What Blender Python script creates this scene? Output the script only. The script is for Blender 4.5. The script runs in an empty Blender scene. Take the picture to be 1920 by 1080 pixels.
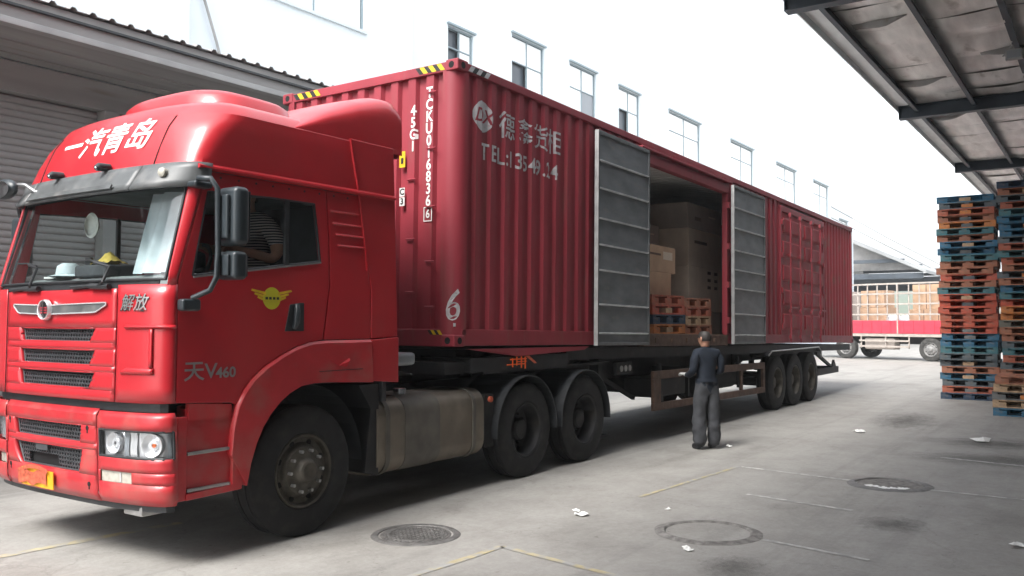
import bpy, bmesh, math, random
from mathutils import Vector, Matrix, noise
from mathutils.geometry import tessellate_polygon
R = math.radians
random.seed(7)
SC = bpy.context.scene
COL = SC.collection

# ------------------------------------------------------------------ camera, sky, sun, exposure
cam = bpy.data.cameras.new('camera')
cam.sensor_width = 36.0
cam.lens = 36.0 * 1640 / 1920
cam.clip_start = 0.05
cam.clip_end = 6000
camo = bpy.data.objects.new('camera', cam)
COL.objects.link(camo)
YAW, PITCH = 0.970, 0.0371
fw = Vector((math.sin(YAW) * math.cos(PITCH), math.cos(YAW) * math.cos(PITCH), math.sin(PITCH)))
rt = fw.cross(Vector((0, 0, 1))).normalized()
up = rt.cross(fw)
m4 = Matrix((rt, up, -fw)).transposed().to_4x4()
m4.translation = (-6.8, -6.573, 1.72)
camo.matrix_world = m4
SC.camera = camo

SUN_EL, SUN_AZ = R(52), R(-84)          # azimuth measured from +Y towards +X
wd = bpy.data.worlds.new('World')
SC.world = wd
wd.use_nodes = True
wn = wd.node_tree
for n in list(wn.nodes):
    wn.nodes.remove(n)
wo = wn.nodes.new('ShaderNodeOutputWorld')
bg = wn.nodes.new('ShaderNodeBackground')
sky = wn.nodes.new('ShaderNodeTexSky')
sky.sky_type = 'NISHITA'
sky.sun_disc = False
sky.sun_elevation = SUN_EL
sky.sun_rotation = SUN_AZ
sky.air_density = 1.0
sky.dust_density = 2.0
sky.ozone_density = 1.0
hs = wn.nodes.new('ShaderNodeHueSaturation')      # thin high overcast: the blue is nearly washed out
hs.inputs['Saturation'].default_value = 0.22
wn.links.new(sky.outputs[0], hs.inputs['Color'])
wn.links.new(hs.outputs[0], bg.inputs['Color'])
bg.inputs['Strength'].default_value = 0.10
wn.links.new(bg.outputs[0], wo.inputs[0])

sl = bpy.data.lights.new('sun', 'SUN')
sl.energy = 0.85
sl.angle = R(25)
sl.color = (1.0, 0.97, 0.92)
so = bpy.data.objects.new('sun', sl)
COL.objects.link(so)
sd = Vector((math.sin(SUN_AZ) * math.cos(SUN_EL), math.cos(SUN_AZ) * math.cos(SUN_EL), math.sin(SUN_EL)))
so.rotation_euler = (-sd).to_track_quat('-Z', 'Y').to_euler()
so.location = sd * 60

SC.render.engine = 'CYCLES'
SC.view_settings.view_transform = 'Standard'
SC.view_settings.look = 'None'
SC.view_settings.gamma = 1.0
SC.view_settings.use_curve_mapping = False
SC.view_settings.exposure = 2.62
SC.cycles.max_bounces = 8
SC.cycles.transparent_max_bounces = 12

# ------------------------------------------------------------------ materials
MATS = {}
def mat(name, col, rough=0.6, metal=0.0, var=0.0, vscale=6.0, vstretch=(1, 1, 1), bump=0.0, bscale=40.0,
        coat=0.0, spec=0.5, col2=None, c2lo=0.5, c2hi=0.7, c2scale=4.0, c2stretch=(1, 1, 1), rvar=0.0):
    m = bpy.data.materials.new(name)
    m.use_nodes = True
    nt = m.node_tree
    b = nt.nodes['Principled BSDF']
    b.inputs['Roughness'].default_value = rough
    b.inputs['Metallic'].default_value = metal
    b.inputs['Specular IOR Level'].default_value = spec
    if coat:
        b.inputs['Coat Weight'].default_value = coat
        b.inputs['Coat Roughness'].default_value = 0.12
    c = (col[0], col[1], col[2], 1)
    b.inputs['Base Color'].default_value = c
    tc = nt.nodes.new('ShaderNodeTexCoord')
    def nz(scale, stretch, detail=5):
        mp = nt.nodes.new('ShaderNodeMapping')
        mp.inputs['Scale'].default_value = stretch
        nt.links.new(tc.outputs['Object'], mp.inputs[0])
        n = nt.nodes.new('ShaderNodeTexNoise')
        n.inputs['Scale'].default_value = scale
        n.inputs['Detail'].default_value = detail
        nt.links.new(mp.outputs[0], n.inputs['Vector'])
        return n
    cur = None
    if var:
        n = nz(vscale, vstretch)
        r = nt.nodes.new('ShaderNodeValToRGB')
        r.color_ramp.elements[0].position = 0.32
        r.color_ramp.elements[1].position = 0.68
        r.color_ramp.elements[0].color = tuple(max(0, x * (1 - var)) for x in col[:3]) + (1,)
        r.color_ramp.elements[1].color = tuple(min(1, x * (1 + var)) for x in col[:3]) + (1,)
        nt.links.new(n.outputs['Fac'], r.inputs[0])
        cur = r.outputs[0]
        if rvar:
            mr = nt.nodes.new('ShaderNodeMapRange')
            mr.inputs['To Min'].default_value = max(0.02, rough - rvar)
            mr.inputs['To Max'].default_value = min(1, rough + rvar)
            nt.links.new(n.outputs['Fac'], mr.inputs[0])
            nt.links.new(mr.outputs[0], b.inputs['Roughness'])
    if col2:
        n = nz(c2scale, c2stretch, 7)
        r = nt.nodes.new('ShaderNodeValToRGB')
        r.color_ramp.elements[0].position = c2lo
        r.color_ramp.elements[1].position = c2hi
        r.color_ramp.elements[0].color = (0, 0, 0, 1)
        r.color_ramp.elements[1].color = (1, 1, 1, 1)
        nt.links.new(n.outputs['Fac'], r.inputs[0])
        mx = nt.nodes.new('ShaderNodeMix')
        mx.data_type = 'RGBA'
        nt.links.new(r.outputs[0], mx.inputs[0])
        if cur:
            nt.links.new(cur, mx.inputs[6])
        else:
            mx.inputs[6].default_value = c
        mx.inputs[7].default_value = (col2[0], col2[1], col2[2], 1)
        cur = mx.outputs[2]
    if cur:
        nt.links.new(cur, b.inputs['Base Color'])
    if bump:
        n = nz(bscale, (1, 1, 1), 4)
        bp = nt.nodes.new('ShaderNodeBump')
        bp.inputs['Strength'].default_value = bump
        bp.inputs['Distance'].default_value = 0.02
        nt.links.new(n.outputs['Fac'], bp.inputs['Height'])
        nt.links.new(bp.outputs[0], b.inputs['Normal'])
    MATS[name] = m
    return m

def glass(name, tint, ior=1.45, rough=0.02):
    m = bpy.data.materials.new(name)
    m.use_nodes = True
    nt = m.node_tree
    for n in list(nt.nodes):
        nt.nodes.remove(n)
    o = nt.nodes.new('ShaderNodeOutputMaterial')
    t = nt.nodes.new('ShaderNodeBsdfTransparent')
    t.inputs[0].default_value = (tint[0], tint[1], tint[2], 1)
    g = nt.nodes.new('ShaderNodeBsdfGlossy')
    g.inputs['Roughness'].default_value = rough
    lw = nt.nodes.new('ShaderNodeLayerWeight')      # Schlick reflection, the same from both faces of a thin pane
    lw.inputs['Blend'].default_value = 0.5
    pw = nt.nodes.new('ShaderNodeMath')
    pw.operation = 'POWER'
    pw.inputs[1].default_value = 5.0
    nt.links.new(lw.outputs['Facing'], pw.inputs[0])
    f0 = ((ior - 1) / (ior + 1)) ** 2
    f = nt.nodes.new('ShaderNodeMath')
    f.operation = 'MULTIPLY_ADD'
    f.inputs[1].default_value = 1 - f0
    f.inputs[2].default_value = f0
    nt.links.new(pw.outputs[0], f.inputs[0])
    mx = nt.nodes.new('ShaderNodeMixShader')
    nt.links.new(f.outputs[0], mx.inputs[0])
    nt.links.new(t.outputs[0], mx.inputs[1])
    nt.links.new(g.outputs[0], mx.inputs[2])
    nt.links.new(mx.outputs[0], o.inputs[0])
    MATS[name] = m
    return m

mat('cab_red', (0.46, 0.017, 0.026), 0.34, var=0.08, vscale=2.5, coat=0.35, rvar=0.08, col2=(0.38, 0.035, 0.036), c2lo=0.5, c2hi=0.8, c2scale=1.2)
mat('cab_red_dusty', (0.46, 0.022, 0.030), 0.42, var=0.12, vscale=4, coat=0.25, col2=(0.36, 0.10, 0.085), c2lo=0.48, c2hi=0.85, c2scale=5)
mat('box_red', (0.285, 0.030, 0.045), 0.55, var=0.16, vscale=2.0, vstretch=(1, 1, 0.25), bump=0.05, bscale=30,
    col2=(0.25, 0.060, 0.060), c2lo=0.54, c2hi=0.78, c2scale=3.0, c2stretch=(3, 3, 0.35))
mat('box_red_old', (0.36, 0.028, 0.042), 0.6, var=0.2, vscale=3, vstretch=(1, 1, 0.3),
    col2=(0.23, 0.10, 0.08), c2lo=0.55, c2hi=0.72, c2scale=6, c2stretch=(1, 1, 0.4))
mat('door_grey', (0.165, 0.178, 0.19), 0.5, var=0.22, vscale=2.5, vstretch=(1, 1, 2.5), bump=0.12, bscale=7,
    col2=(0.22, 0.21, 0.20), c2lo=0.57, c2hi=0.8, c2scale=5, c2stretch=(1, 1, 3))
mat('door_rib', (0.55, 0.56, 0.57), 0.45, var=0.2, vscale=8)
mat('door_edge', (0.125, 0.13, 0.135), 0.5, var=0.2, vscale=8)
mat('inside_wall', (0.28, 0.34, 0.38), 0.6, var=0.15, vscale=2)
mat('inside_roof', (0.78, 0.79, 0.77), 0.55, var=0.1, vscale=3)
mat('ply_floor', (0.30, 0.21, 0.14), 0.7, var=0.25, vscale=5, vstretch=(0.3, 3, 1))
mat('black_plastic', (0.025, 0.027, 0.030), 0.45, var=0.2, vscale=8)
mat('grille_plastic', (0.055, 0.060, 0.066), 0.42, var=0.15, vscale=10)
mat('mirror_shell', (0.030, 0.038, 0.044), 0.36, var=0.15, vscale=8)
mat('visor_grey', (0.085, 0.090, 0.092), 0.42, var=0.25, vscale=6, col2=(0.22, 0.21, 0.20), c2lo=0.55, c2hi=0.85, c2scale=5)
mat('dark_void', (0.006, 0.006, 0.007), 0.9)
mat('rubber', (0.013, 0.013, 0.014), 0.85, var=0.25, vscale=12, col2=(0.034, 0.032, 0.029), c2lo=0.5, c2hi=0.8, c2scale=8)
mat('rubber_dusty', (0.045, 0.044, 0.042), 0.85, var=0.3, vscale=12, col2=(0.11, 0.105, 0.095), c2lo=0.5, c2hi=0.8, c2scale=8)
mat('rim_dirty', (0.085, 0.076, 0.062), 0.6, metal=0.3, var=0.35, vscale=12, bump=0.08, bscale=60)
mat('rim_grey', (0.28, 0.275, 0.27), 0.55, metal=0.2, var=0.3, vscale=12)
mat('chassis', (0.013, 0.013, 0.015), 0.65, var=0.35, vscale=5, col2=(0.040, 0.034, 0.028), c2lo=0.55, c2hi=0.8, c2scale=5)
mat('guard_brown', (0.105, 0.060, 0.042), 0.7, var=0.3, vscale=7, col2=(0.17, 0.11, 0.08), c2lo=0.5, c2hi=0.8, c2scale=9)
mat('tank_alu', (0.20, 0.172, 0.138), 0.48, metal=0.55, var=0.25, vscale=3, col2=(0.15, 0.12, 0.09), c2lo=0.5, c2hi=0.8, c2scale=3.5, c2stretch=(1, 1, 0.6))
mat('tank_dark', (0.105, 0.095, 0.08), 0.6, var=0.3, vscale=5)
mat('chrome', (0.75, 0.76, 0.78), 0.14, metal=1.0)
mat('dull_metal', (0.40, 0.40, 0.40), 0.38, metal=0.7, var=0.15, vscale=8)
mat('lamp_silver', (0.70, 0.71, 0.73), 0.2, metal=0.45, coat=0.8)
mat('lamp_grey', (0.26, 0.28, 0.30), 0.3, metal=0.1)
mat('amber', (0.55, 0.12, 0.03), 0.3)
mat('fog_lens', (0.46, 0.44, 0.38), 0.2, coat=0.5, var=0.15, vscale=20)
mat('white_paint', (0.80, 0.80, 0.78), 0.5, var=0.06, vscale=15)
mat('paint_worn', (0.52, 0.51, 0.52), 0.6, var=0.25, vscale=12, col2=(0.36, 0.14, 0.15), c2lo=0.66, c2hi=0.76, c2scale=16)
mat('yellow_paint', (0.72, 0.47, 0.02), 0.5, var=0.15, vscale=15)
mat('black_paint', (0.02, 0.02, 0.02), 0.5)
mat('plate_yellow', (0.75, 0.36, 0.015), 0.45, var=0.12, vscale=25)
mat('plate_red', (0.50, 0.10, 0.05), 0.6, var=0.35, vscale=35)
mat('sticker_green', (0.60, 0.56, 0.03), 0.45)
mat('orange', (0.95, 0.15, 0.02), 0.4)
mat('interior', (0.055, 0.058, 0.065), 0.7, var=0.2, vscale=6)
mat('interior_grey', (0.20, 0.215, 0.22), 0.75, var=0.2, vscale=5)
mat('curtain', (0.55, 0.62, 0.66), 0.8, var=0.15, vscale=6)
mat('yellow_cloth', (0.62, 0.46, 0.10), 0.85, var=0.15, vscale=20)
mat('paper', (0.80, 0.80, 0.78), 0.8, var=0.06, vscale=30)
mat('skin', (0.42, 0.22, 0.15), 0.55, var=0.08, vscale=20)
mat('hair', (0.018, 0.014, 0.012), 0.6, var=0.3, vscale=40)
mat('navy_cloth', (0.007, 0.012, 0.022), 0.85, var=0.25, vscale=9, bump=0.25, bscale=14)
mat('trouser_cloth', (0.045, 0.047, 0.053), 0.9, var=0.3, vscale=8, bump=0.35, bscale=12)
mat('glove', (0.55, 0.55, 0.54), 0.85, var=0.1, vscale=30)
mat('shoe', (0.018, 0.018, 0.020), 0.5)
mat('white_cloth', (0.70, 0.72, 0.76), 0.85, var=0.1, vscale=10)
mat('blue_cloth', (0.10, 0.14, 0.25), 0.85, var=0.1, vscale=10)
mat('wall_white', (0.72, 0.775, 0.81), 0.7, var=0.03, vscale=0.6)
mat('pilaster_white', (0.82, 0.83, 0.84), 0.7, var=0.03, vscale=1)
mat('window_frame', (0.26, 0.33, 0.36), 0.5)
mat('frame_pale', (0.62, 0.68, 0.70), 0.5)
glass('window_pane', (0.80, 0.86, 0.88), 1.9)
mat('pane_sky_white', (0.86, 0.88, 0.88), 0.25, coat=0.4)  # white base stands for bright sky mirrored in the glass
mat('window_dark', (0.07, 0.085, 0.10), 0.3)
mat('steel_grey', (0.27, 0.263, 0.255), 0.55, var=0.18, vscale=1.6, vstretch=(0.3, 2, 2), col2=(0.20, 0.16, 0.12), c2lo=0.60, c2hi=0.8, c2scale=2, c2stretch=(0.3, 3, 3))
mat('steel_light', (0.30, 0.30, 0.295), 0.5, var=0.12, vscale=2)
mat('shutter', (0.255, 0.243, 0.236), 0.55, var=0.14, vscale=1.2, vstretch=(0.5, 1, 3))
mat('beam_blue', (0.048, 0.062, 0.078), 0.55, var=0.2, vscale=3)
mat('fascia', (0.66, 0.67, 0.67), 0.55, var=0.10, vscale=3, vstretch=(0.6, 2, 2))
mat('unseen_wall', (0.12, 0.12, 0.12), 0.8, var=0.08, vscale=1)  # kept dark so the unseen wall returns little light
mat('far_roof', (0.30, 0.31, 0.31), 0.6, var=0.1, vscale=1)
mat('carton', (0.50, 0.33, 0.215), 0.8, var=0.10, vscale=4, bump=0.05, bscale=20)
mat('carton_pale', (0.70, 0.60, 0.49), 0.8, var=0.08, vscale=4)
mat('carton_grey', (0.42, 0.36, 0.32), 0.8, var=0.1, vscale=4)
mat('carton_print', (0.12, 0.07, 0.05), 0.8)
mat('tape', (0.30, 0.17, 0.08), 0.35)
mat('truck_pink', (0.55, 0.045, 0.075), 0.5, var=0.12, vscale=3)
mat('truck_stake', (0.42, 0.37, 0.33), 0.6, var=0.15, vscale=4)
mat('hill', (0.085, 0.125, 0.055), 0.95, var=0.35, vscale=0.05)
mat('cast_iron', (0.16, 0.155, 0.15), 0.55, metal=0.3, var=0.3, vscale=10, bump=0.4, bscale=60)
mat('patch_dark', (0.20, 0.19, 0.18), 0.95, var=0.4, vscale=14, bump=0.6, bscale=40)
mat('gasket_grey', (0.33, 0.33, 0.33), 0.6, var=0.2, vscale=8)
mat('line_white', (0.56, 0.55, 0.53), 0.8, var=0.15, vscale=10, col2=(0.34, 0.335, 0.325), c2lo=0.44, c2hi=0.58, c2scale=9)
mat('line_yellow', (0.44, 0.38, 0.24), 0.8, var=0.15, vscale=10, col2=(0.34, 0.335, 0.325), c2lo=0.42, c2hi=0.58, c2scale=7)
PCOL = {
    'blue': (0.030, 0.105, 0.170), 'teal': (0.045, 0.125, 0.140), 'slate': (0.075, 0.095, 0.105),
    'navy': (0.020, 0.040, 0.070), 'red': (0.360, 0.075, 0.045), 'orange': (0.420, 0.150, 0.045),
    'brown': (0.270, 0.110, 0.065), 'rust': (0.300, 0.085, 0.050), 'olive': (0.110, 0.110, 0.090),
    'tan': (0.340, 0.230, 0.140), 'grey': (0.120, 0.125, 0.125)}
for k, c in PCOL.items():
    mat('pallet_' + k, tuple(min(1, 1.45 * x) for x in c), 0.8, var=0.28, vscale=5, bump=0.15, bscale=25,
        col2=tuple(0.65 * x + 0.45 * g for x, g in zip(c, (0.24, 0.19, 0.15))), c2lo=0.52, c2hi=0.70, c2scale=9)
glass('windscreen_glass', (0.86, 0.92, 0.91), 1.75)
glass('side_glass', (0.90, 0.93, 0.93), 1.30)
glass('lamp_glass', (0.95, 0.96, 0.97), 1.35)

def striped(name):
    m = mat(name, (0.5, 0.5, 0.5), 0.85)
    nt = m.node_tree
    b = nt.nodes['Principled BSDF']
    tc = nt.nodes.new('ShaderNodeTexCoord')
    w = nt.nodes.new('ShaderNodeTexWave')
    w.bands_direction = 'Z'
    w.inputs['Scale'].default_value = 14
    w.inputs['Distortion'].default_value = 0.6
    r = nt.nodes.new('ShaderNodeValToRGB')
    r.color_ramp.elements[0].position = 0.45
    r.color_ramp.elements[1].position = 0.55
    r.color_ramp.elements[0].color = (0.03, 0.035, 0.05, 1)
    r.color_ramp.elements[1].color = (0.55, 0.50, 0.48, 1)
    nt.links.new(tc.outputs['Object'], w.inputs[0])
    nt.links.new(w.outputs[0], r.inputs[0])
    nt.links.new(r.outputs[0], b.inputs['Base Color'])
striped('striped_cloth')

def foil_mat():
    m = mat('foil', (0.74, 0.72, 0.70), 0.42, var=0.16, vscale=2.2, vstretch=(0.5, 2.5, 1), col2=(0.20, 0.17, 0.14),
            c2lo=0.60, c2hi=0.80, c2scale=1.6, c2stretch=(1, 2, 1), bump=0.5, bscale=5)
    m.node_tree.nodes['Principled BSDF'].inputs['Metallic'].default_value = 0.25
foil_mat()

def ground_mat():
    m = bpy.data.materials.new('concrete_ground')
    m.use_nodes = True
    nt = m.node_tree
    L = nt.links.new
    b = nt.nodes['Principled BSDF']
    b.inputs['Roughness'].default_value = 0.72
    tc = nt.nodes.new('ShaderNodeTexCoord')
    def noi(scale, detail=6, rough=0.6, stretch=(1, 1, 1), rot=0, loc=(0, 0, 0)):
        mp = nt.nodes.new('ShaderNodeMapping')
        mp.inputs['Scale'].default_value = stretch
        mp.inputs['Rotation'].default_value = (0, 0, rot)
        mp.inputs['Location'].default_value = loc
        L(tc.outputs['Object'], mp.inputs[0])
        n = nt.nodes.new('ShaderNodeTexNoise')
        n.inputs['Scale'].default_value = scale
        n.inputs['Detail'].default_value = detail
        n.inputs['Roughness'].default_value = rough
        L(mp.outputs[0], n.inputs['Vector'])
        return n
    def ramp(src, p0, p1, c0, c1):
        r = nt.nodes.new('ShaderNodeValToRGB')
        r.color_ramp.elements[0].position = p0
        r.color_ramp.elements[1].position = p1
        r.color_ramp.elements[0].color = (c0[0], c0[1], c0[2], 1)
        r.color_ramp.elements[1].color = (c1[0], c1[1], c1[2], 1)
        L(src, r.inputs[0])
        return r.outputs[0]
    def mul(a, bb, f=1.0):
        x = nt.nodes.new('ShaderNodeMix')
        x.data_type = 'RGBA'
        x.blend_type = 'MULTIPLY'
        x.inputs[0].default_value = f
        L(a, x.inputs[6])
        L(bb, x.inputs[7])
        return x.outputs[2]
    base = ramp(noi(0.35, 4).outputs[0], 0.3, 0.7, (0.375, 0.362, 0.340), (0.425, 0.412, 0.388))
    grain = ramp(noi(45, 5, 0.7).outputs[0], 0.25, 0.75, (0.84, 0.84, 0.84), (1.0, 1.0, 1.0))
    mid = ramp(noi(2.6, 8, 0.65).outputs[0], 0.30, 0.62, (0.87, 0.865, 0.86), (1, 1, 1))
    stain = ramp(noi(0.9, 8, 0.62, (0.55, 1, 1), 0.25, (3.7, 1.2, 0)).outputs[0], 0.54, 0.74, (1, 1, 1), (0.74, 0.73, 0.715))
    spots = ramp(noi(9, 3, 0.5, (1, 1, 1), 0, (9, 4, 0)).outputs[0], 0.70, 0.76, (1, 1, 1), (0.62, 0.60, 0.58))
    tyre = ramp(noi(1.3, 5, 0.6, (0.08, 2.2, 1), 0.05).outputs[0], 0.52, 0.70, (1, 1, 1), (0.80, 0.80, 0.80))
    c = mul(base, grain)
    pores = ramp(noi(16, 7, 0.75).outputs[0], 0.30, 0.62, (0.84, 0.838, 0.835), (1.0, 1.0, 1.0))
    scuff = ramp(noi(1.1, 9, 0.7, (1, 1, 1), 0.6, (7.3, 2.2, 0)).outputs[0], 0.38, 0.58, (0.86, 0.855, 0.85), (1.0, 1.0, 1.0))
    for k in (mid, stain, spots, tyre, pores, scuff):
        c = mul(c, k)
    # hairline cracks
    v = nt.nodes.new('ShaderNodeTexVoronoi')
    v.feature = 'DISTANCE_TO_EDGE'
    v.inputs['Scale'].default_value = 0.38
    wv = noi(1.6, 6, 0.7)
    ad = nt.nodes.new('ShaderNodeVectorMath')
    ad.operation = 'MULTIPLY_ADD'
    ad.inputs[1].default_value = (0.9, 0.9, 0)
    L(wv.outputs['Color'], ad.inputs[0])
    L(tc.outputs['Object'], ad.inputs[2])
    L(ad.outputs[0], v.inputs['Vector'])
    crack = ramp(v.outputs['Distance'], 0.0008, 0.004, (0.70, 0.69, 0.68), (1, 1, 1))
    c = mul(c, crack, 0.6)
    L(c, b.inputs['Base Color'])
    bp = nt.nodes.new('ShaderNodeBump')
    bp.inputs['Strength'].default_value = 0.25
    bp.inputs['Distance'].default_value = 0.01
    L(noi(30, 6, 0.7).outputs[0], bp.inputs['Height'])
    L(bp.outputs[0], b.inputs['Normal'])
    MATS['ground'] = m
ground_mat()

def stain_mat(name, col, seed):
    """soaked-in stain: ragged, fades out towards its own rim"""
    m = bpy.data.materials.new(name)
    m.use_nodes = True
    nt = m.node_tree
    L = nt.links.new
    b = nt.nodes['Principled BSDF']
    b.inputs['Base Color'].default_value = (col[0], col[1], col[2], 1)
    b.inputs['Roughness'].default_value = 0.8
    o = nt.nodes['Material Output']
    tc = nt.nodes.new('ShaderNodeTexCoord')
    g = nt.nodes.new('ShaderNodeTexGradient')
    g.gradient_type = 'SPHERICAL'
    L(tc.outputs['Object'], g.inputs[0])
    n = nt.nodes.new('ShaderNodeTexNoise')
    n.inputs['Scale'].default_value = 4
    n.inputs['Detail'].default_value = 9
    n.inputs['Roughness'].default_value = 0.72
    L(tc.outputs['Object'], n.inputs['Vector'])
    mu = nt.nodes.new('ShaderNodeMath')
    mu.operation = 'MULTIPLY_ADD'
    mu.inputs[1].default_value = 1.7
    L(n.outputs['Fac'], mu.inputs[0])
    L(g.outputs['Fac'], mu.inputs[2])
    r = nt.nodes.new('ShaderNodeMapRange')
    r.inputs['From Min'].default_value = 0.98
    r.inputs['From Max'].default_value = 1.75
    r.inputs['To Max'].default_value = 0.42
    L(mu.outputs[0], r.inputs[0])
    t = nt.nodes.new('ShaderNodeBsdfTransparent')
    mx = nt.nodes.new('ShaderNodeMixShader')
    L(r.outputs[0], mx.inputs[0])
    L(t.outputs[0], mx.inputs[1])
    L(b.outputs[0], mx.inputs[2])
    L(mx.outputs[0], o.inputs[0])
    MATS[name] = m
stain_mat('stain', (0.10, 0.095, 0.09), 1)

# ------------------------------------------------------------------ mesh helpers
class MB:
    def __init__(s):
        s.v, s.f, s.m, s.mats = [], [], [], []
    def add(s, vs, fs, mi=0):
        o = len(s.v)
        s.v += [tuple(p) for p in vs]
        s.f += [tuple(i + o for i in f) for f in fs]
        s.m += [mi] * len(fs)
        return s
    def box(s, x0, x1, y0, y1, z0, z1, mi=0):
        vs = [(x, y, z) for x in (x0, x1) for y in (y0, y1) for z in (z0, z1)]
        return s.add(vs, [(0, 1, 3, 2), (4, 6, 7, 5), (0, 4, 5, 1), (2, 3, 7, 6), (0, 2, 6, 4), (1, 5, 7, 3)], mi)
    def bar(s, a, b, w, h, mi=0, upv=(0, 0, 1)):
        a, b = Vector(a), Vector(b)
        d = (b - a).normalized()
        u = Vector(upv)
        sx = d.cross(u)
        if sx.length < 1e-4:
            sx = d.cross(Vector((1, 0, 0)))
        sx.normalize()
        u = sx.cross(d)
        vs = []
        for p in (a, b):
            for i, j in ((-1, -1), (1, -1), (1, 1), (-1, 1)):
                vs.append(p + sx * (i * w / 2) + u * (j * h / 2))
        return s.add(vs, [(0, 3, 2, 1), (4, 5, 6, 7), (0, 1, 5, 4), (1, 2, 6, 5), (2, 3, 7, 6), (3, 0, 4, 7)], mi)
    def tube(s, pts, r, n=8, mi=0, cap=True):
        pts = [Vector(p) for p in pts]
        rr = r if isinstance(r, (list, tuple)) else [r] * len(pts)
        rings = []
        prev = None
        for i, p in enumerate(pts):
            d = (pts[min(i + 1, len(pts) - 1)] - pts[max(i - 1, 0)]).normalized()
            if prev is None:
                a = d.orthogonal().normalized()
            else:
                a = (prev - d * prev.dot(d)).normalized()
            prev = a
            bb = d.cross(a)
            rings.append([p + (a * math.cos(t) + bb * math.sin(t)) * rr[i] for t in [2 * math.pi * k / n for k in range(n)]])
        vs = [q for r_ in rings for q in r_]
        fs = []
        for i in range(len(rings) - 1):
            for k in range(n):
                k2 = (k + 1) % n
                fs.append((i * n + k, i * n + k2, (i + 1) * n + k2, (i + 1) * n + k))
        if cap:
            fs.append(tuple(reversed(range(n))))
            fs.append(tuple((len(rings) - 1) * n + k for k in range(n)))
        return s.add(vs, fs, mi)
    def lathe(s, prof, c, axis='y', n=32, mi=0, sgn=1):
        """prof: (along, radius) along the axis, from c"""
        vs, fs = [], []
        for (a, r) in prof:
            for k in range(n):
                t = 2 * math.pi * k / n
                if axis == 'y':
                    vs.append((c[0] + r * math.cos(t), c[1] + sgn * a, c[2] + r * math.sin(t)))
                elif axis == 'z':
                    vs.append((c[0] + r * math.cos(t), c[1] + r * math.sin(t), c[2] + sgn * a))
                else:
                    vs.append((c[0] + sgn * a, c[1] + r * math.cos(t), c[2] + r * math.sin(t)))
        for i in range(len(prof) - 1):
            for k in range(n):
                k2 = (k + 1) % n
                fs.append((i * n + k, (i + 1) * n + k, (i + 1) * n + k2, i * n + k2))
        return s.add(vs, fs, mi)
    def prism(s, loops, fn, d0, d1, mi=0):
        """loops: outer (and holes) of 2D points; fn(u, v, d) -> 3D"""
        tris = tessellate_polygon([[Vector((p[0], p[1], 0)) for p in l] for l in loops])
        flat = [p for l in loops for p in l]
        n = len(flat)
        vs = [fn(p[0], p[1], d0) for p in flat] + [fn(p[0], p[1], d1) for p in flat]
        fs = [tuple(t) for t in tris] + [tuple(n + i for i in reversed(t)) for t in tris]
        o = 0
        for l in loops:
            k = len(l)
            for i in range(k):
                j = (i + 1) % k
                fs.append((o + i, o + j, n + o + j, n + o + i))
            o += k
        return s.add(vs, fs, mi)
    def grid(s, fn, nu, nv, mi=0):
        vs = [fn(i / nu, j / nv) for j in range(nv + 1) for i in range(nu + 1)]
        fs = [(j * (nu + 1) + i, j * (nu + 1) + i + 1, (j + 1) * (nu + 1) + i + 1, (j + 1) * (nu + 1) + i)
              for j in range(nv) for i in range(nu)]
        return s.add(vs, fs, mi)
    def mesh(s, name, mats, off=(0, 0, 0), smooth=None, recalc=True):
        me = bpy.data.meshes.new(name)
        me.from_pydata([(p[0] - off[0], p[1] - off[1], p[2] - off[2]) for p in s.v], [], s.f)
        for mm in mats:
            me.materials.append(MATS[mm])
        if len(mats) > 1:
            me.polygons.foreach_set('material_index', s.m)
        if recalc:
            bm = bmesh.new()
            bm.from_mesh(me)
            bmesh.ops.remove_doubles(bm, verts=bm.verts, dist=1e-5)
            bmesh.ops.recalc_face_normals(bm, faces=bm.faces)
            if smooth is not None:
                for e in bm.edges:
                    if len(e.link_faces) == 2:
                        e.smooth = e.calc_face_angle(0) < smooth
                for f in bm.faces:
                    f.smooth = True
            bm.to_mesh(me)
            bm.free()
        me.update()
        return me
    def build(s, name, mats, parent=None, bevel=0, smooth=None, solid=0, recalc=True, loc=None, seg=2):
        """coordinates are given in the root's un-rotated world frame"""
        if isinstance(mats, str):
            mats = [mats]
        root = parent
        off = Vector((0, 0, 0))
        while root is not None:
            off += root.location
            root = root.parent
        if loc is not None:
            off = off + (Vector(loc) - off)
        me = s.mesh(name, mats, off, smooth, recalc)
        o = bpy.data.objects.new(name, me)
        COL.objects.link(o)
        if parent is not None:
            o.parent = parent
            if loc is not None:
                pl = Vector((0, 0, 0))
                r_ = parent
                while r_ is not None:
                    pl += r_.location
                    r_ = r_.parent
                o.location = Vector(loc) - pl
        elif loc is not None:
            o.location = loc
        if solid:
            md = o.modifiers.new('solid', 'SOLIDIFY')
            md.thickness = abs(solid)
            md.offset = -1 if solid > 0 else 1
        if bevel:
            md = o.modifiers.new('bevel', 'BEVEL')
            md.width = bevel
            md.segments = seg
            md.limit_method = 'ANGLE'
            md.angle_limit = R(35)
            md.harden_normals = False
            for p in me.polygons:
                p.use_smooth = True
            md2 = o.modifiers.new('wn', 'WEIGHTED_NORMAL')
            md2.keep_sharp = True
        return o

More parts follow.
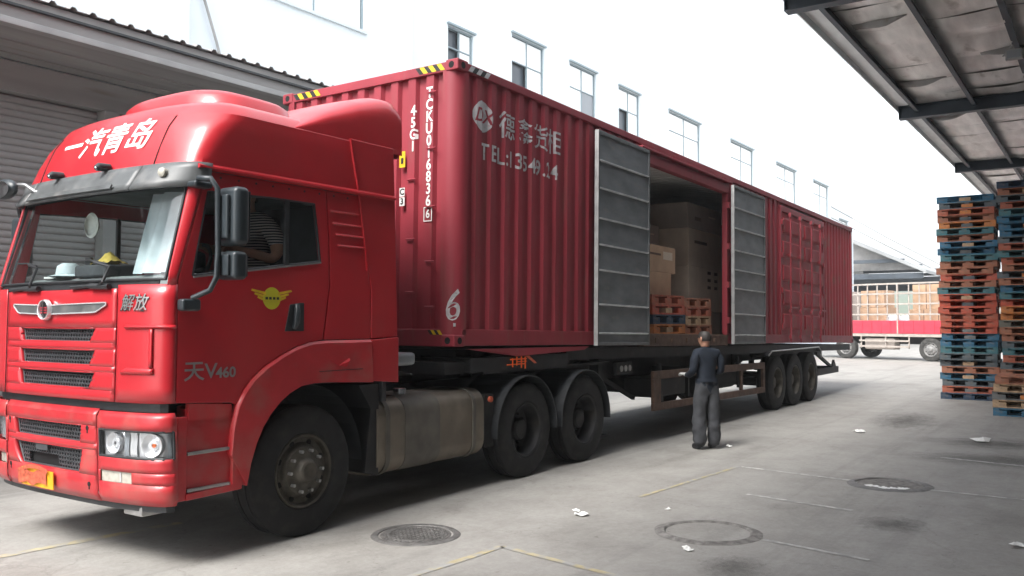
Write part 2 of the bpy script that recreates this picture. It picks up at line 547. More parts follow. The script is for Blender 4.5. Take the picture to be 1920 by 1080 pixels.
def tag(o, label=None, cat=None, group=None, kind=None):
    if label: o['label'] = label
    if cat: o['category'] = cat
    if group: o['group'] = group
    if kind: o['kind'] = kind
    return o
def empty(name, loc, label=None, cat=None, group=None, rot=(0, 0, 0)):
    o = bpy.data.objects.new(name, None)
    o.location = loc
    o.rotation_euler = rot
    o.empty_display_size = 0.2
    COL.objects.link(o)
    return tag(o, label, cat, group)
def lerp(a, b, t): return a + (b - a) * t
def tab(z, T):
    if z <= T[0][0]: return T[0][1]
    for (a, u), (b, v) in zip(T, T[1:]):
        if z <= b: return u + (v - u) * (z - a) / (b - a)
    return T[-1][1]

def text_mb(s, size, fn, bold=0.0, cuts=None, align='CENTER', spacing=1.0, sx=1.0, shear=0.0):
    """flat lettering: fn(u, v) -> 3D; cuts: u positions to split along"""
    cu = bpy.data.curves.new('txt', 'FONT')
    cu.body = s
    cu.size = size
    cu.align_x = align
    cu.align_y = 'CENTER'
    cu.offset = bold
    cu.space_character = spacing
    cu.shear = shear
    cu.resolution_u = 3
    cu.fill_mode = 'FRONT'
    o = bpy.data.objects.new('txt', cu)
    COL.objects.link(o)
    dg = bpy.context.evaluated_depsgraph_get()
    me = bpy.data.meshes.new_from_object(o.evaluated_get(dg))
    bpy.data.objects.remove(o)
    bpy.data.curves.remove(cu)
    bm = bmesh.new()
    bm.from_mesh(me)
    bpy.data.meshes.remove(me)
    for v in bm.verts:
        v.co.x *= sx
    for c in (cuts or []):
        bmesh.ops.bisect_plane(bm, geom=bm.verts[:] + bm.edges[:] + bm.faces[:], plane_co=(c, 0, 0), plane_no=(1, 0, 0), dist=1e-5)
    bm.verts.index_update()
    mb = MB()
    mb.add([fn(v.co.x, v.co.y) for v in bm.verts], [tuple(v.index for v in f.verts) for f in bm.faces])
    bm.free()
    return mb

ORD = ['', 'first', 'second', 'third', 'fourth', 'fifth', 'sixth', 'seventh', 'eighth', 'ninth', 'tenth', 'eleventh', 'twelfth',
       'thirteenth', 'fourteenth', 'fifteenth', 'sixteenth', 'seventeenth', 'eighteenth', 'nineteenth', 'twentieth']
def ordinal(n):
    if n <= 20: return ORD[n]
    if n == 30: return 'thirtieth'
    return ('twenty-' if n < 30 else 'thirty-') + ORD[n % 10]

# ------------------------------------------------------------------ ground
mb = MB()
def gpt(u, v):
    return (-1500 + 3500 * u, -1500 + 3500 * v, 0)
mb.grid(gpt, 2, 2)
ground = tag(mb.build('ground', 'ground'), kind='structure')
def paint_strip(pts, w, m):
    b = MB()
    P = [Vector((p[0], p[1])) for p in pts]
    rnd = random.Random(int(pts[0][0] * 100) + 5)
    for a, c in zip(P, P[1:]):
        d = (c - a)
        n = max(2, int(d.length / 0.12))
        nn = Vector((-d.y, d.x)).normalized()
        L_, R_ = [], []
        for i in range(n + 1):
            q = a + d * (i / n)
            L_.append(q + nn * (w / 2 * rnd.uniform(0.75, 1.1)))
            R_.append(q - nn * (w / 2 * rnd.uniform(0.75, 1.1)))
        vs = [(p.x, p.y, 0.004) for p in L_] + [(p.x, p.y, 0.004) for p in R_]
        fs = [(i, n + 1 + i, n + 2 + i, i + 1) for i in range(n)]
        b.add(vs, fs)
    return b.build('painted_line', m, ground)
paint_strip([(1.0, -2.74), (3.26, -2.91)], 0.05, 'line_yellow')
paint_strip([(3.26, -2.95), (3.06, -4.28)], 0.06, 'line_white')
paint_strip([(2.98, -4.98), (2.9, -6.6)], 0.06, 'line_white')
paint_strip([(1.71, -3.56), (1.52, -4.6)], 0.06, 'line_white')
paint_strip([(0.03, -4.28), (-0.12, -5.1)], 0.05, 'line_white')
paint_strip([(-2.9, -2.62), (-1.3, -2.71), (-1.55, -4.1)], 0.07, 'line_yellow')
paint_strip([(5.36, -4.77), (5.05, -6.4)], 0.07, 'line_white')
paint_strip([(-5.2, 0.30), (-2.2, 0.0)], 0.10, 'line_yellow')

def manhole(loc, r, label, style):
    e = empty('manhole_cover', (loc[0], loc[1], 0), label, 'manhole', 'manholes in the yard')
    x, y = loc
    if style == 0:
        MB().lathe([(0.001, r - .045), (0.010, r - .04), (0.011, r), (0.001, r + .015)], (x, y, 0), 'z', 48).build('frame', 'cast_iron', e, smooth=R(40))
        b = MB().lathe([(0.0025, r - .06), (0.006, r - .063), (0.006, 0.0)], (x, y, 0), 'z', 48)
        c = b.build('lid', 'cast_iron', e, smooth=R(40))
        g = MB()
        for k in range(-6, 7):
            h = k * 0.045
            w = math.sqrt(max(0, (r - .09) ** 2 - h * h))
            if w > 0.03:
                g.box(x - w, x + w, y + h - .008, y + h + .008, 0.0065, 0.010)
                g.box(x + h - .008, x + h + .008, y - w, y + w, 0.0066, 0.0095)
        g.build('tread', 'cast_iron', c)
        MB().lathe([(0.0065, r * .60), (0.0115, r * .61), (0.0115, r * .66), (0.0065, r * .67)], (x, y, 0), 'z', 48).build('rim', 'cast_iron', c, smooth=R(40))
    else:
        b = MB().lathe([(0.0015, r + .06), (0.014, r + .01), (0.016, r - .02), (0.003, r - .035)], (x, y, 0), 'z', 48)
        b.v = [(p[0] + 0.018 * noise.noise(Vector((p[0] * 6, p[1] * 6, 1))), p[1] + 0.018 * noise.noise(Vector((p[0] * 6, p[1] * 6, 5))), p[2]) for p in b.v]
        b.build('frame', 'patch_dark' if style == 1 else 'cast_iron', e, smooth=R(40))
        MB().lathe([(0.0035, r - .04), (0.006, 0.0)], (x, y, 0), 'z', 40).build('lid', 'patch_dark' if style == 2 else 'ground', e, smooth=R(40))
        if style == 2:
            b = MB()
            for k in range(14):
                t0, t1 = 2.3 + k * .13, 2.3 + (k + 1) * .13
                ri, ro = r - .16 + .03 * math.sin(k * 2.1), r - .07 + .02 * math.sin(k * 1.3)
                b.add([(x + q * math.cos(t), y + q * math.sin(t), 0.0105) for t in (t0, t1) for q in (ri, ro)], [(0, 1, 3, 2)])
            b.build('plaster_fleck', 'white_paint', e)
manhole((-1.39, -1.93), 0.345, 'round cast iron manhole cover beside the drive wheels of the red truck', 0)
manhole((0.02, -3.83), 0.37, 'shallow concrete manhole ring in front of the white litter scrap', 1)
manhole((3.05, -4.62), 0.36, 'crumbling manhole with white plaster flecks crossed by the white line', 2)

stm = MB().lathe([(0, 0), (0, 1.0)], (0, 0, 0), 'z', 32).mesh('oil_stain', ['stain'], recalc=False)
for i, (x, y, rx, ry, rz) in enumerate(((5.5, -5.4, .7, 1.2, .1), (7.1, -5.2, .7, 1.2, .0), (-.85, -4.36, .38, .30, .4), (1.15, -5.0, .4, .35, 0), (9.5, -3.6, 1.8, .6, .1))):
    o = bpy.data.objects.new('oil_stain', stm)
    COL.objects.link(o)
    o.parent = ground
    o.location = (x, y, .0015 + .0002 * i)
    o.scale = (rx, ry, 1)
    o.rotation_euler = (0, 0, rz)

def litter(loc, s, label, seed, m='paper', cat='litter', name='paper_scrap'):
    rnd = random.Random(seed)
    b = MB()
    n = 9
    rim = []
    for k in range(n):
        t = 2 * math.pi * k / n
        q = s * rnd.uniform(0.55, 1.15)
        rim.append((loc[0] + q * math.cos(t) * .7, loc[1] + q * math.sin(t), 0.006 + rnd.uniform(0, 0.35) * s))
    vs = rim + [(p[0] * .5 + loc[0] * .5, p[1] * .5 + loc[1] * .5, 0.012 + rnd.uniform(0, .45) * s) for p in rim] + [(loc[0], loc[1], .02 + .25 * s)]
    fs = [(k, (k + 1) % n, n + (k + 1) % n, n + k) for k in range(n)] + [(n + k, n + (k + 1) % n, 2 * n) for k in range(n)]
    b.add(vs, fs)
    o = b.build(name, m, None, loc=(loc[0], loc[1], 0), solid=0.003)
    return tag(o, label, cat, 'litter on the yard')
litter((0.08, -2.56), 0.045, 'small round white paper ball beside a long scrap on the concrete', 1)
litter((-0.04, -2.68), 0.07, 'long torn white paper scrap near the middle of the yard', 2)
litter((7.35, -3.33), 0.11, 'flat white wrapper lying far out beyond the standing man', 3)
litter((7.25, -5.02), 0.16, 'white plastic sheet scrap on the dark repair patch', 4)
litter((-0.6, -3.92), 0.055, 'small white scrap just in front of the concrete manhole ring', 5)
litter((0.9, -5.94), 0.07, 'white scrap at the right edge of the yard', 6)
litter((4.72, -2.25), 0.06, 'white cigarette-pack sized scrap beside the standing man', 7)
litter((0.61, -3.22), 0.035, 'tiny white scrap above the concrete manhole ring', 8)

# ------------------------------------------------------------------ white building behind (wall plane y = 8)
wb = empty('white_building', (0, 8, 0), 'tall white rendered industrial building with a row of grey framed windows', 'building')
WINS = [(11.42, 12.55, 8.2, 9.68, 0), (14.46, 16.25, 8.2, 10.28, 1), (17.83, 19.6, 8.2, 10.25, 2), (21.31, 23.0, 8.2, 10.22, 3), (25.66, 28.9, 8.2, 10.2, 4),
        (32.6, 35.7, 8.2, 10.18, 4), (39.4, 42.8, 8.2, 10.12, 4), (46.4, 49.65, 8.2, 10.1, 4), (52.3, 54.5, 7.2, 8.35, 4), (3.6, 8.23, 8.62, 11.2, 5)]
outer = [(-30, 0), (56, 0), (56, 13.5), (-30, 13.5)]
holes = [[(a, c), (b, c), (b, d), (a, d)] for a, b, c, d, k in WINS]
MB().prism([outer] + holes, lambda u, v, d: (u, d, v), 8.0, 8.25).build('wall', 'wall_white', wb)
MB().box(-30, 56, 8.26, 8.30, 0, 13.4).build('inner_lining', 'window_dark', wb)
for x0, x1 in ((3.12, 3.34), (9.55, 9.8), (23.35, 23.5), (37.3, 37.5)):
    MB().box(x0, x1, 7.86, 7.998, 0, 13.5).build('pilaster', 'pilaster_white', wb)
for a, b, c, d, k in WINS:
    fm = 'window_frame'
    f = MB()
    t = 0.045
    f.box(a, b, 8.05, 8.13, d - t, d); f.box(a, b, 8.05, 8.13, c, c + t)
    f.box(a, a + t, 8.05, 8.13, c + t, d - t); f.box(b - t, b, 8.05, 8.13, c + t, d - t)
    zt = d - (d - c) * 0.38
    nm = 1 if k != 5 else 2
    xs = [a + t] + [lerp(a, b, (i + 1) / (nm + 1)) for i in range(nm)] + [b - t]
    for xm in xs[1:-1]:
        f.box(xm - .016, xm + .016, 8.06, 8.12, c + t, d - t)
    if k != 5:
        f.box(a + t, b - t, 8.062, 8.118, zt - .016, zt + .016)
    w = f.build('window', fm, wb)
    zs = [c + t, zt, d - t] if k != 5 else [c + t, d - t]
    for i in range(len(xs) - 1):
        for j in range(len(zs) - 1):
            dark = (k == 0 and i == 0) or (k == 1 and i == 0 and j == 0) or (k == 3 and i == 0 and j == 0)
            p = MB()
            if dark:
                p.box(xs[i] + .02, xs[i + 1] - .02, 8.18, 8.19, zs[j] + .02, zs[j + 1] - .02).build('pane', 'window_dark', w)
            elif k == 2 and i == 1 and j == 0:
                p.box(xs[i] + .02, xs[i + 1] - .02, 8.085, 8.095, zs[j] + .02, zs[j + 1] - .02).build('pane', 'lamp_grey', w)
            else:
                p.box(xs[i] + .02, xs[i + 1] - .02, 8.085, 8.095, zs[j] + .02, zs[j + 1] - .02).build('pane', 'pane_sky_white', w)
    MB().box(a - .05, b + .05, 7.93, 8.0, c - .08, c - .01).build('sill', 'frame_pale', w)
    MB().box(a - .05, b + .05, 7.92, 8.0, d + .01, d + .06).build('lintel', 'window_frame', w)
MB().tube([(3.45, 7.9, 8.65), (4.0, 7.9, 7.2), (4.25, 7.9, 6.4)], 0.03, 6).build('brace_rod', 'steel_light', wb)

# ------------------------------------------------------------------ low grey building with roller shutters and an awning
lb = empty('shutter_building', (0, 5, 0), 'low grey building with roller shutters behind the red truck cab', 'building')
for x0, x1 in ((-6.45, -6.15), (-3.2, -2.95), (-0.08, 0.14), (3.2, 3.45), (6.4, 6.65), (9.6, 9.9)):
    MB().box(x0, x1, 4.86, 5.2, 0, 4.63).build('column', 'steel_grey', lb, bevel=.01)
MB().box(-14, 11, 4.9, 5.3, 4.632, 5.02).build('header', 'steel_grey', lb)
MB().box(-14, 11, 5.13, 5.25, 0, 4.63).build('back_wall', 'steel_grey', lb)
MB().box(-14, -6.46, 5.0, 5.12, 0, 4.63).build('wall', 'steel_grey', lb)
slm = None
SP = 0.092
for si, (x0, x1) in enumerate(((-6.14, -3.21), (-2.94, -0.09), (0.15, 3.19), (3.46, 6.39), (6.66, 9.59))):
    sh = empty('roller_shutter', (x0 - 0, 0, 0))
    sh.parent = lb
    sh.location = (x0, 0.0, 0)
    n = int(4.6 / SP)
    w = x1 - x0
    for k in range(n):
        if slm is None or abs(slm[1] - w) > 0.01:
            b = MB()
            prof = [(0.0, 0.0), (-0.018, 0.012), (-0.024, SP * .45), (-0.018, SP - .016), (0.0, SP - .006), (0.0, SP)]
            vs = [(xx, p[0], p[1]) for xx in (0, w) for p in prof]
            m_ = len(prof)
            b.add(vs, [(i, i + 1, m_ + i + 1, m_ + i) for i in range(m_ - 1)])
            slm = (b.mesh('slat', ['shutter'], smooth=R(50)), w)
        o = bpy.data.objects.new('slat', slm[0])
        COL.objects.link(o)
        o.parent = sh
        o.location = (0, 0.06, 0.02 + k * SP)
aw = empty('steel_awning', (0, 3.5, 0), 'grey corrugated steel awning over the roller shutters, top left', 'awning')
# corrugated sheets, ribs run out towards the yard
pitch = 0.245
nsh = int(25 / (pitch * 4))
for k in range(nsh):
    b = MB()
    x0 = -14 + k * pitch * 4
    prof = []
    for r_ in range(4):
        for dx, dz in ((0, 0), (.12, 0), (.15, .035), (.19, .035), (.22, 0)):
            prof.append((x0 + r_ * pitch + dx, dz))
    prof.append((x0 + 4 * pitch, 0))
    vs = []
    for y_, z_ in ((3.42, 5.37), (8.0, 6.0)):
        for px, pz in prof:
            vs.append((px, y_ + .004 * (k % 2), z_ + pz + .003 * (k % 2)))
    n = len(prof)
    b.add(vs, [(i, i + 1, n + i + 1, n + i) for i in range(n - 1)])
    b.build('roof_sheet', 'steel_grey', aw, solid=0.006)
MB().box(-14, 10.3, 3.50, 3.56, 5.10, 5.36).build('fascia', 'steel_grey', aw)
MB().box(-14, 10.3, 3.44, 3.495, 5.235, 5.262).build('drip_strip', 'black_plastic', aw)
MB().box(-14, 10.3, 3.46, 3.60, 5.02, 5.10).build('gutter', 'steel_light', aw, bevel=.01)
for k in range(5):
    y0 = 3.62 + k * .255
    MB().box(-14, 10.3, y0, y0 + .245, 5.03 + .012 * (k % 2), 5.06 + .012 * (k % 2)).build('soffit_panel', 'steel_grey', aw, bevel=.006)

# ------------------------------------------------------------------ right canopy and an unseen wall added behind it to hold back light
cn = empty('loading_canopy', (0, -3, 0), 'loading canopy roof with dark blue beams and creased silver insulation, upper right', 'canopy')
ZC = 6.0
for x in (-34.7, -26.7, -18.7, -10.7, -2.7, 5.3, 13.2, 21.3, 29.3):
    b = MB()
    b.box(x - .10, x + .10, -12.2, -2.93, ZC, ZC + .016)
    b.box(x - .10, x + .10, -12.2, -2.93, ZC + .26, ZC + .276)
    b.box(x - .008, x + .008, -12.2, -2.93, ZC + .016, ZC + .26)
    b.box(x - .10, x + .10, -2.93, -2.915, ZC, ZC + .276)
    b.build('cross_beam', 'beam_blue', cn)
ys = [-3.26, -4.32, -5.38, -6.44, -7.5, -8.56, -9.62, -10.7, -11.8]
XB = [-38, -34.7, -26.7, -18.7, -10.7, -2.7, 5.3, 13.2, 21.3, 29.3, 31]  # canopy carried on out of view to shade the truck's side
for y in ys:
    b = MB()
    for xa, xb in zip(XB, XB[1:]):
        b.box(xa + .11, xb - .11, y - .005, y + .005, ZC + .10, ZC + .276)
        b.box(xa + .11, xb - .11, y - .07, y - .005, ZC + .10, ZC + .108)
        b.box(xa + .11, xb - .11, y + .005, y + .07, ZC + .268, ZC + .276)
        b.box(xa + .11, xb - .11, y - .07, y - .064, ZC + .108, ZC + .125)
    b.build('purlin', 'beam_blue', cn)
MB().box(-38, 31, -3.2, -2.85, ZC + .28, ZC + .30).build('eave_soffit', 'fascia', cn)
b = MB()
prof = [(-2.86, ZC + .42), (-2.84, ZC + .22), (-2.88, ZC + .20), (-2.91, ZC + .30)]
b.add([(x, p[0], p[1]) for x in (-38, 31) for p in prof], [(0, 1, 5, 4), (1, 2, 6, 5), (2, 3, 7, 6)])
b.build('gutter', 'fascia', cn, solid=.01)
# sagging foil-faced insulation blankets, one strip after another along the roof
k = 0
xx = -38.0
rnd = random.Random(3)
while xx < 31:
    w = 1.19
    def fol(u, v, xx=xx, w=w, k=k):
        x = xx + u * w
        y = -3.21 - v * 8.95
        z = ZC + .315
        q = (y + 3.26) / -1.06
        fr = abs((q % 1.0) - .5) * 2
        z -= 0.055 * (1 - fr ** 3) * (0.5 + 0.9 * noise.noise(Vector((x * .8, y * .5, k)))) 
        z -= 0.028 * math.sin(math.pi * u) ** 2
        z += 0.030 * noise.noise(Vector((x * 2.1, y * .9, 3.0))) + 0.012 * noise.noise(Vector((x * 7, y * 2.2, 9.0)))
        return (x, y, min(z, ZC + .335))
    MB().grid(fol, 8, 70).build('insulation_strip', 'foil', cn, smooth=R(60), recalc=True)
    xx += w + 0.012
    k += 1
MB().box(-38, 31, -12.2, -2.87, ZC + .37, ZC + .41).build('roof_sheet', 'steel_light', cn)
# narrow grey strips standing for dark creases in the sagging blankets
for (x, y, lx, ly) in ((7.2, -3.75, .95, .42), (11.2, -3.65, 1.2, .5), (14.6, -3.65, .8, .4), (9.8, -5.2, .9, .4), (22.5, -3.7, .9, .5)):
    def crease_pt(u, v, x=x, y=y, lx=lx, ly=ly):
        return (x + (u - .5) * lx * .30 * (.15 + v) + .35 * (v - .5) * lx * .4, y + (v - .5) * ly * 1.9, ZC + .27 - .10 * math.sin(math.pi * u) * math.sin(math.pi * v) + .015 * noise.noise(Vector((u * 4, v * 4, x))))
    MB().grid(crease_pt, 6, 8).build('crease_strip', 'steel_grey', cn, smooth=R(60))
wh = empty('unseen_warehouse', (0, -12.2, 0), 'unseen dark wall carrying the loading canopy, added to hold back light', 'building')
MB().box(-38, 31, -12.5, -12.21, 0, 7.2).build('wall', 'unseen_wall', wh)
for x in (-34.7, -26.7, -18.7, -10.7, -2.7, 5.3, 13.2, 21.3, 29.3):
    MB().box(x - .15, x + .15, -12.2, -11.9, 0, ZC).build('column', 'beam_blue', wh)
# work lamp on a purlin
wl = empty('work_lamp', (9.2, -5.4, ZC), 'small square work lamp hanging under the canopy, upper right', 'lamp')
MB().box(9.02, 9.10, -5.50, -5.26, ZC - .14, ZC + .03).build('housing', 'steel_light', wl, bevel=.01)
MB().box(9.005, 9.018, -5.475, -5.285, ZC - .115, ZC + .005).build('lens', 'lamp_grey', wl)
MB().tube([(9.07, -5.27, ZC - .05), (9.12, -5.22, ZC - .04), (9.16, -5.30, ZC + .06), (9.16, -5.36, ZC + .13)], .012, 6).build('bracket', 'steel_light', wl)

# ------------------------------------------------------------------ far things at the end of the yard
hb = MB()
def hill(u, v):
    y = -420 + 900 * u
    x = 330 + 330 * v
    h = 31 * math.exp(-((y + 22) / 210) ** 2) + 14 * noise.noise(Vector((y * .012, 3, 0))) + 3 * noise.noise(Vector((y * .06, x * .06, 7)))
    return (x, y, max(-1, h * math.sin(min(1, v * 1.2) * math.pi / 2)) - .5)
hb.grid(hill, 120, 16)
tag(hb.build('hills', 'hill', smooth=R(80)), kind='structure')

fc = empty('far_canopy', (60, 8, 0), 'distant grey pitched canopy with dark trusses behind the cargo truck', 'canopy')
b = MB()
for k in range(6):
    x = 58 + k * 6
    y0, z0, y1, z1 = 3.75, 4.95, 15, 10.3
    MB().prism([[(y0, z0), (y1, z1), (y1, z1 + .35), (y0, z0 + .22)]], lambda u, v, d: (d, u, v), x, x + 5.98).build('roof_sheet', 'far_roof', fc)
for k in range(5):
    x = 58.3 + k * 7
    MB().box(x, x + .25, 4.0, 15, 4.62, 5.0).build('tie_beam', 'beam_blue', fc)
    MB().box(x, x + .25, 5.2, 11, 5.75, 6.0).build('purlin', 'beam_blue', fc)
MB().prism([[(4.3, 5.25), (14.9, 5.25), (14.9, 10.1)]], lambda a, c, d: (d, a, c), 58.9, 59.0).build('gable_panel', 'steel_grey', fc)
MB().box(58, 93, 15.01, 15.4, 0, 10.2).build('rear_wall', 'steel_light', fc)
tag(MB().tube([(50, 7.9, 8.9), (56, 5.5, 7.1), (64, 3.4, 5.6), (75, 1, 5.2)], .03, 5).build('overhead_cable', 'steel_grey', None, loc=(50, 7.9, 0)), 'upper thin cable running from the white building to the far canopy', 'cable', 'overhead cables')
tag(MB().tube([(50, 7.9, 8.2), (56, 5.9, 6.8), (64, 4.4, 5.6)], .03, 5).build('overhead_cable', 'steel_grey', None, loc=(50, 7.9, 0)), 'lower thin cable running from the white building to the far canopy', 'cable', 'overhead cables')
# ------------------------------------------------------------------ red tractor unit
YC, HW = -0.08, 1.17
XR = [(0.4, -3.10), (1.1, -3.13), (2.0, -3.12), (2.65, -2.93), (2.85, -2.90), (3.0, -2.81), (3.15, -2.68), (3.25, -2.54)]
AD = [(0.4, 0.20), (2.65, 0.20), (2.85, 0.20), (3.0, 0.245), (3.15, 0.32), (3.25, 0.40)]
WD = [(0.4, HW), (2.0, HW), (2.65, HW), (3.15, HW), (3.25, HW - .008)]
NE = 2.6
# unit superellipse quarter, by arc length of the nominal plan outline
_tab = []
def _mk():
    n = 240
    pts = []
    for i in range(n + 1):
        th = (i / n) * math.pi / 2
        pts.append((max(0, math.sin(th)) ** (2 / NE), max(0, math.cos(th)) ** (2 / NE)))
    L_ = 0
    _tab.append((0, pts[0]))
    for a, b in zip(pts, pts[1:]):
        L_ += math.hypot((b[0] - a[0]) * HW, (b[1] - a[1]) * 0.20)
        _tab.append((L_, b))
_mk()
S1 = _tab[-1][0]
def unit(s):
    s = min(max(s, 0), S1)
    lo, hi = 0, len(_tab) - 1
    while hi - lo > 1:
        m_ = (lo + hi) // 2
        if _tab[m_][0] <= s: lo = m_
        else: hi = m_
    a, b = _tab[lo], _tab[hi]
    t = (s - a[0]) / max(1e-9, b[0] - a[0])
    return lerp(a[1][0], b[1][0], t), lerp(a[1][1], b[1][1], t)
def CP(s, z, off=0.0):
    """point of the cab skin: s metres from the front centre line (positive towards the driver side)"""
    sg = 1 if s >= 0 else -1
    a = abs(s)
    xr, ad, w = tab(z, XR), tab(z, AD), tab(z, WD)
    def raw(a):
        if a <= S1:
            u, c = unit(a)
            return xr - ad * c, u * w
        return xr + (a - S1), w
    x, y = raw(a)
    if off:
        e = 0.004
        x0, y0 = raw(max(0, a - e)); x1, y1 = raw(a + e)
        dx, dy = x1 - x0, y1 - y0
        l = math.hypot(dx, dy)
        x -= dy / l * off
        y += dx / l * off
    return Vector((x, YC - sg * y, z))
def s_of_y(y):
    """front-face arc coordinate of a lateral position y"""
    u = abs(y - YC) / HW
    for L_, p in _tab:
        if p[0] >= u:
            return L_ if y < YC else -L_
    return S1 if y < YC else -S1
def patch(mb_, z0, z1, sl, sr, nu=14, nv=6, off=0.0, mi=0):
    fl = sl if callable(sl) else (lambda z: sl)
    fr = sr if callable(sr) else (lambda z: sr)
    fo = off if callable(off) else (lambda z: off)
    def fn(u, v):
        z = lerp(z0, z1, v)
        return CP(lerp(fl(z), fr(z), u), z, fo(z))
    return mb_.grid(fn, nu, nv)

TR = empty('tractor_truck', (-1.0, 0, 0), 'red long haul tractor truck with high roof cab, hauling the container trailer', 'truck')
def part(mb_, name, m, parent=None, **k):
    return mb_.build(name, m, parent or TR, **k)

# dark inner shell that shows in the panel gaps
b = MB()
patch(b, 0.50, 1.95, -S1, S1, 36, 8, -0.06)
b.box(-3.02, -0.95, YC - HW + .06, YC + HW - .06, 1.24, 1.94)
part(b, 'inner_shell', 'dark_void')

# --- front hood panel with three grille openings (trapezoids, narrowing downwards)
SX0, SX1 = s_of_y(0.74), s_of_y(-0.80)          # panel ends
def slot_bounds(z, zt, zb, inset=0.0):
    t = (zt - z) / (zt - zb)
    return s_of_y(0.50) + 0.035 * t + inset, s_of_y(-0.58) - 0.075 * t - inset
SLOTS = [(1.668, 1.560), (1.512, 1.392), (1.352, 1.225)]
hood = MB()
patch(hood, 1.67, 1.945, SX0, SX1, 26, 5)
patch(hood, 1.15, SLOTS[2][1], SX0, SX1, 26, 2)
for (a, bb), (c, d) in zip(SLOTS, SLOTS[1:]):
    patch(hood, c, bb, SX0, SX1, 26, 2)
for zt, zb in SLOTS:
    patch(hood, zb, zt, SX0, lambda z: slot_bounds(z, zt, zb)[0], 5, 4)
    patch(hood, zb, zt, lambda z: slot_bounds(z, zt, zb)[1], SX1, 8, 4)
for zt, zb in SLOTS:                                # recess walls
    def ringpt(t, d):
        # t in 0..4 round the slot
        k, f = int(t) % 4, t - int(t)
        l0, r0 = slot_bounds(zt, zt, zb); l1, r1 = slot_bounds(zb, zt, zb)
        c = [(l0, zt), (r0, zt), (r1, zb), (l1, zb)]
        p, q = c[k], c[(k + 1) % 4]
        ins = 0.02 * d
        s_, z_ = lerp(p[0], q[0], f), lerp(p[1], q[1], f)
        cs, cz = (l1 + r1) / 2, (zt + zb) / 2
        return CP(s_ + (cs - s_) * ins, z_ + (cz - z_) * ins * 6, -0.035 * d)
    hood.grid(lambda u, v: ringpt(u * 3.9999, v), 40, 1)
part(hood, 'hood_panel', 'cab_red', solid=0.006, smooth=R(28))

def hexgrille(name, s0f, s1f, z0, z1, off, cell=0.036, m='grille_plastic', skip=None, parent=None):
    b = MB()
    b2 = MB()
    r = cell / math.sqrt(3)
    row = 0
    z = z0 + r * .6
    while z < z1 - r * .3:
        l, q = s0f(z), s1f(z)
        s = l + (cell / 2 if row % 2 else 0) + cell * .5
        while s < q - cell * .35:
            if not (skip and skip(s, z)):
                o = [CP(s + r * 1.02 * math.sin(k * math.pi / 3), min(max(z + r * 1.02 * math.cos(k * math.pi / 3), z0), z1), off) for k in range(6)]
                i = [CP(s + r * .66 * math.sin(k * math.pi / 3), min(max(z + r * .66 * math.cos(k * math.pi / 3), z0 + .002), z1 - .002), off) for k in range(6)]
                ib = [p + Vector((.018, 0, 0)) for p in i]
                b.add(o + i + ib, [(k, (k + 1) % 6, 6 + (k + 1) % 6, 6 + k) for k in range(6)] + [(6 + k, 6 + (k + 1) % 6, 12 + (k + 1) % 6, 12 + k) for k in range(6)])
            s += cell
        z += r * 1.5
        row += 1
    # surrounding frame
    fr = [(s0f(z1), z1), (s1f(z1), z1), (s1f(z0), z0), (s0f(z0), z0)]
    for (a, za), (c, zc) in zip(fr, fr[1:] + fr[:1]):
        n = max(2, int(abs(c - a) / .08))
        b.tube([CP(lerp(a, c, i / n), lerp(za, zc, i / n), off) for i in range(n + 1)], .008, 5)
    g = part(b, name, m, parent, recalc=True)
    patch(b2, z0, z1, s0f, s1f, 10, 2, off - .03)
    part(b2, 'backing', 'dark_void', g)
    return g
for zt, zb in SLOTS:
    hexgrille('grille', lambda z: slot_bounds(z, zt, zb)[0] + .014, lambda z: slot_bounds(z, zt, zb)[1] - .014, zb + .008, zt - .008, -0.032)

# corner panels beside the hood, driver side and far side
for sg in (1, -1):
    b = MB()
    e0 = (SX1 + .012) if sg > 0 else (SX0 - .012)
    patch(b, 1.15, 1.97, e0, sg * S1, 18, 8)
    c = part(b, 'corner_panel', 'cab_red', solid=0.006 * sg, smooth=R(28), recalc=True)
    if sg > 0:
        r_ = MB()      # pressed air deflector blade on the corner
        patch(r_, 1.660, 1.690, s_of_y(-0.90), S1 - .01, 12, 2, lambda z: .006 + .016 * (1 - abs(z - 1.675) / .015))
        sB = s_of_y(-1.135)
        patch(r_, 1.395, 1.662, sB - .012, sB + .012, 2, 6, lambda z: .016)
        patch(r_, 1.345, 1.395, lambda z: s_of_y(-0.86) + (z - 1.345) * 1.2, lambda z: sB + .02, 10, 3, lambda z: .004 + .018 * math.sin((z - 1.345) / .05 * math.pi))
        part(r_, 'deflector_blade', 'cab_red', c, solid=0.012, smooth=R(50))

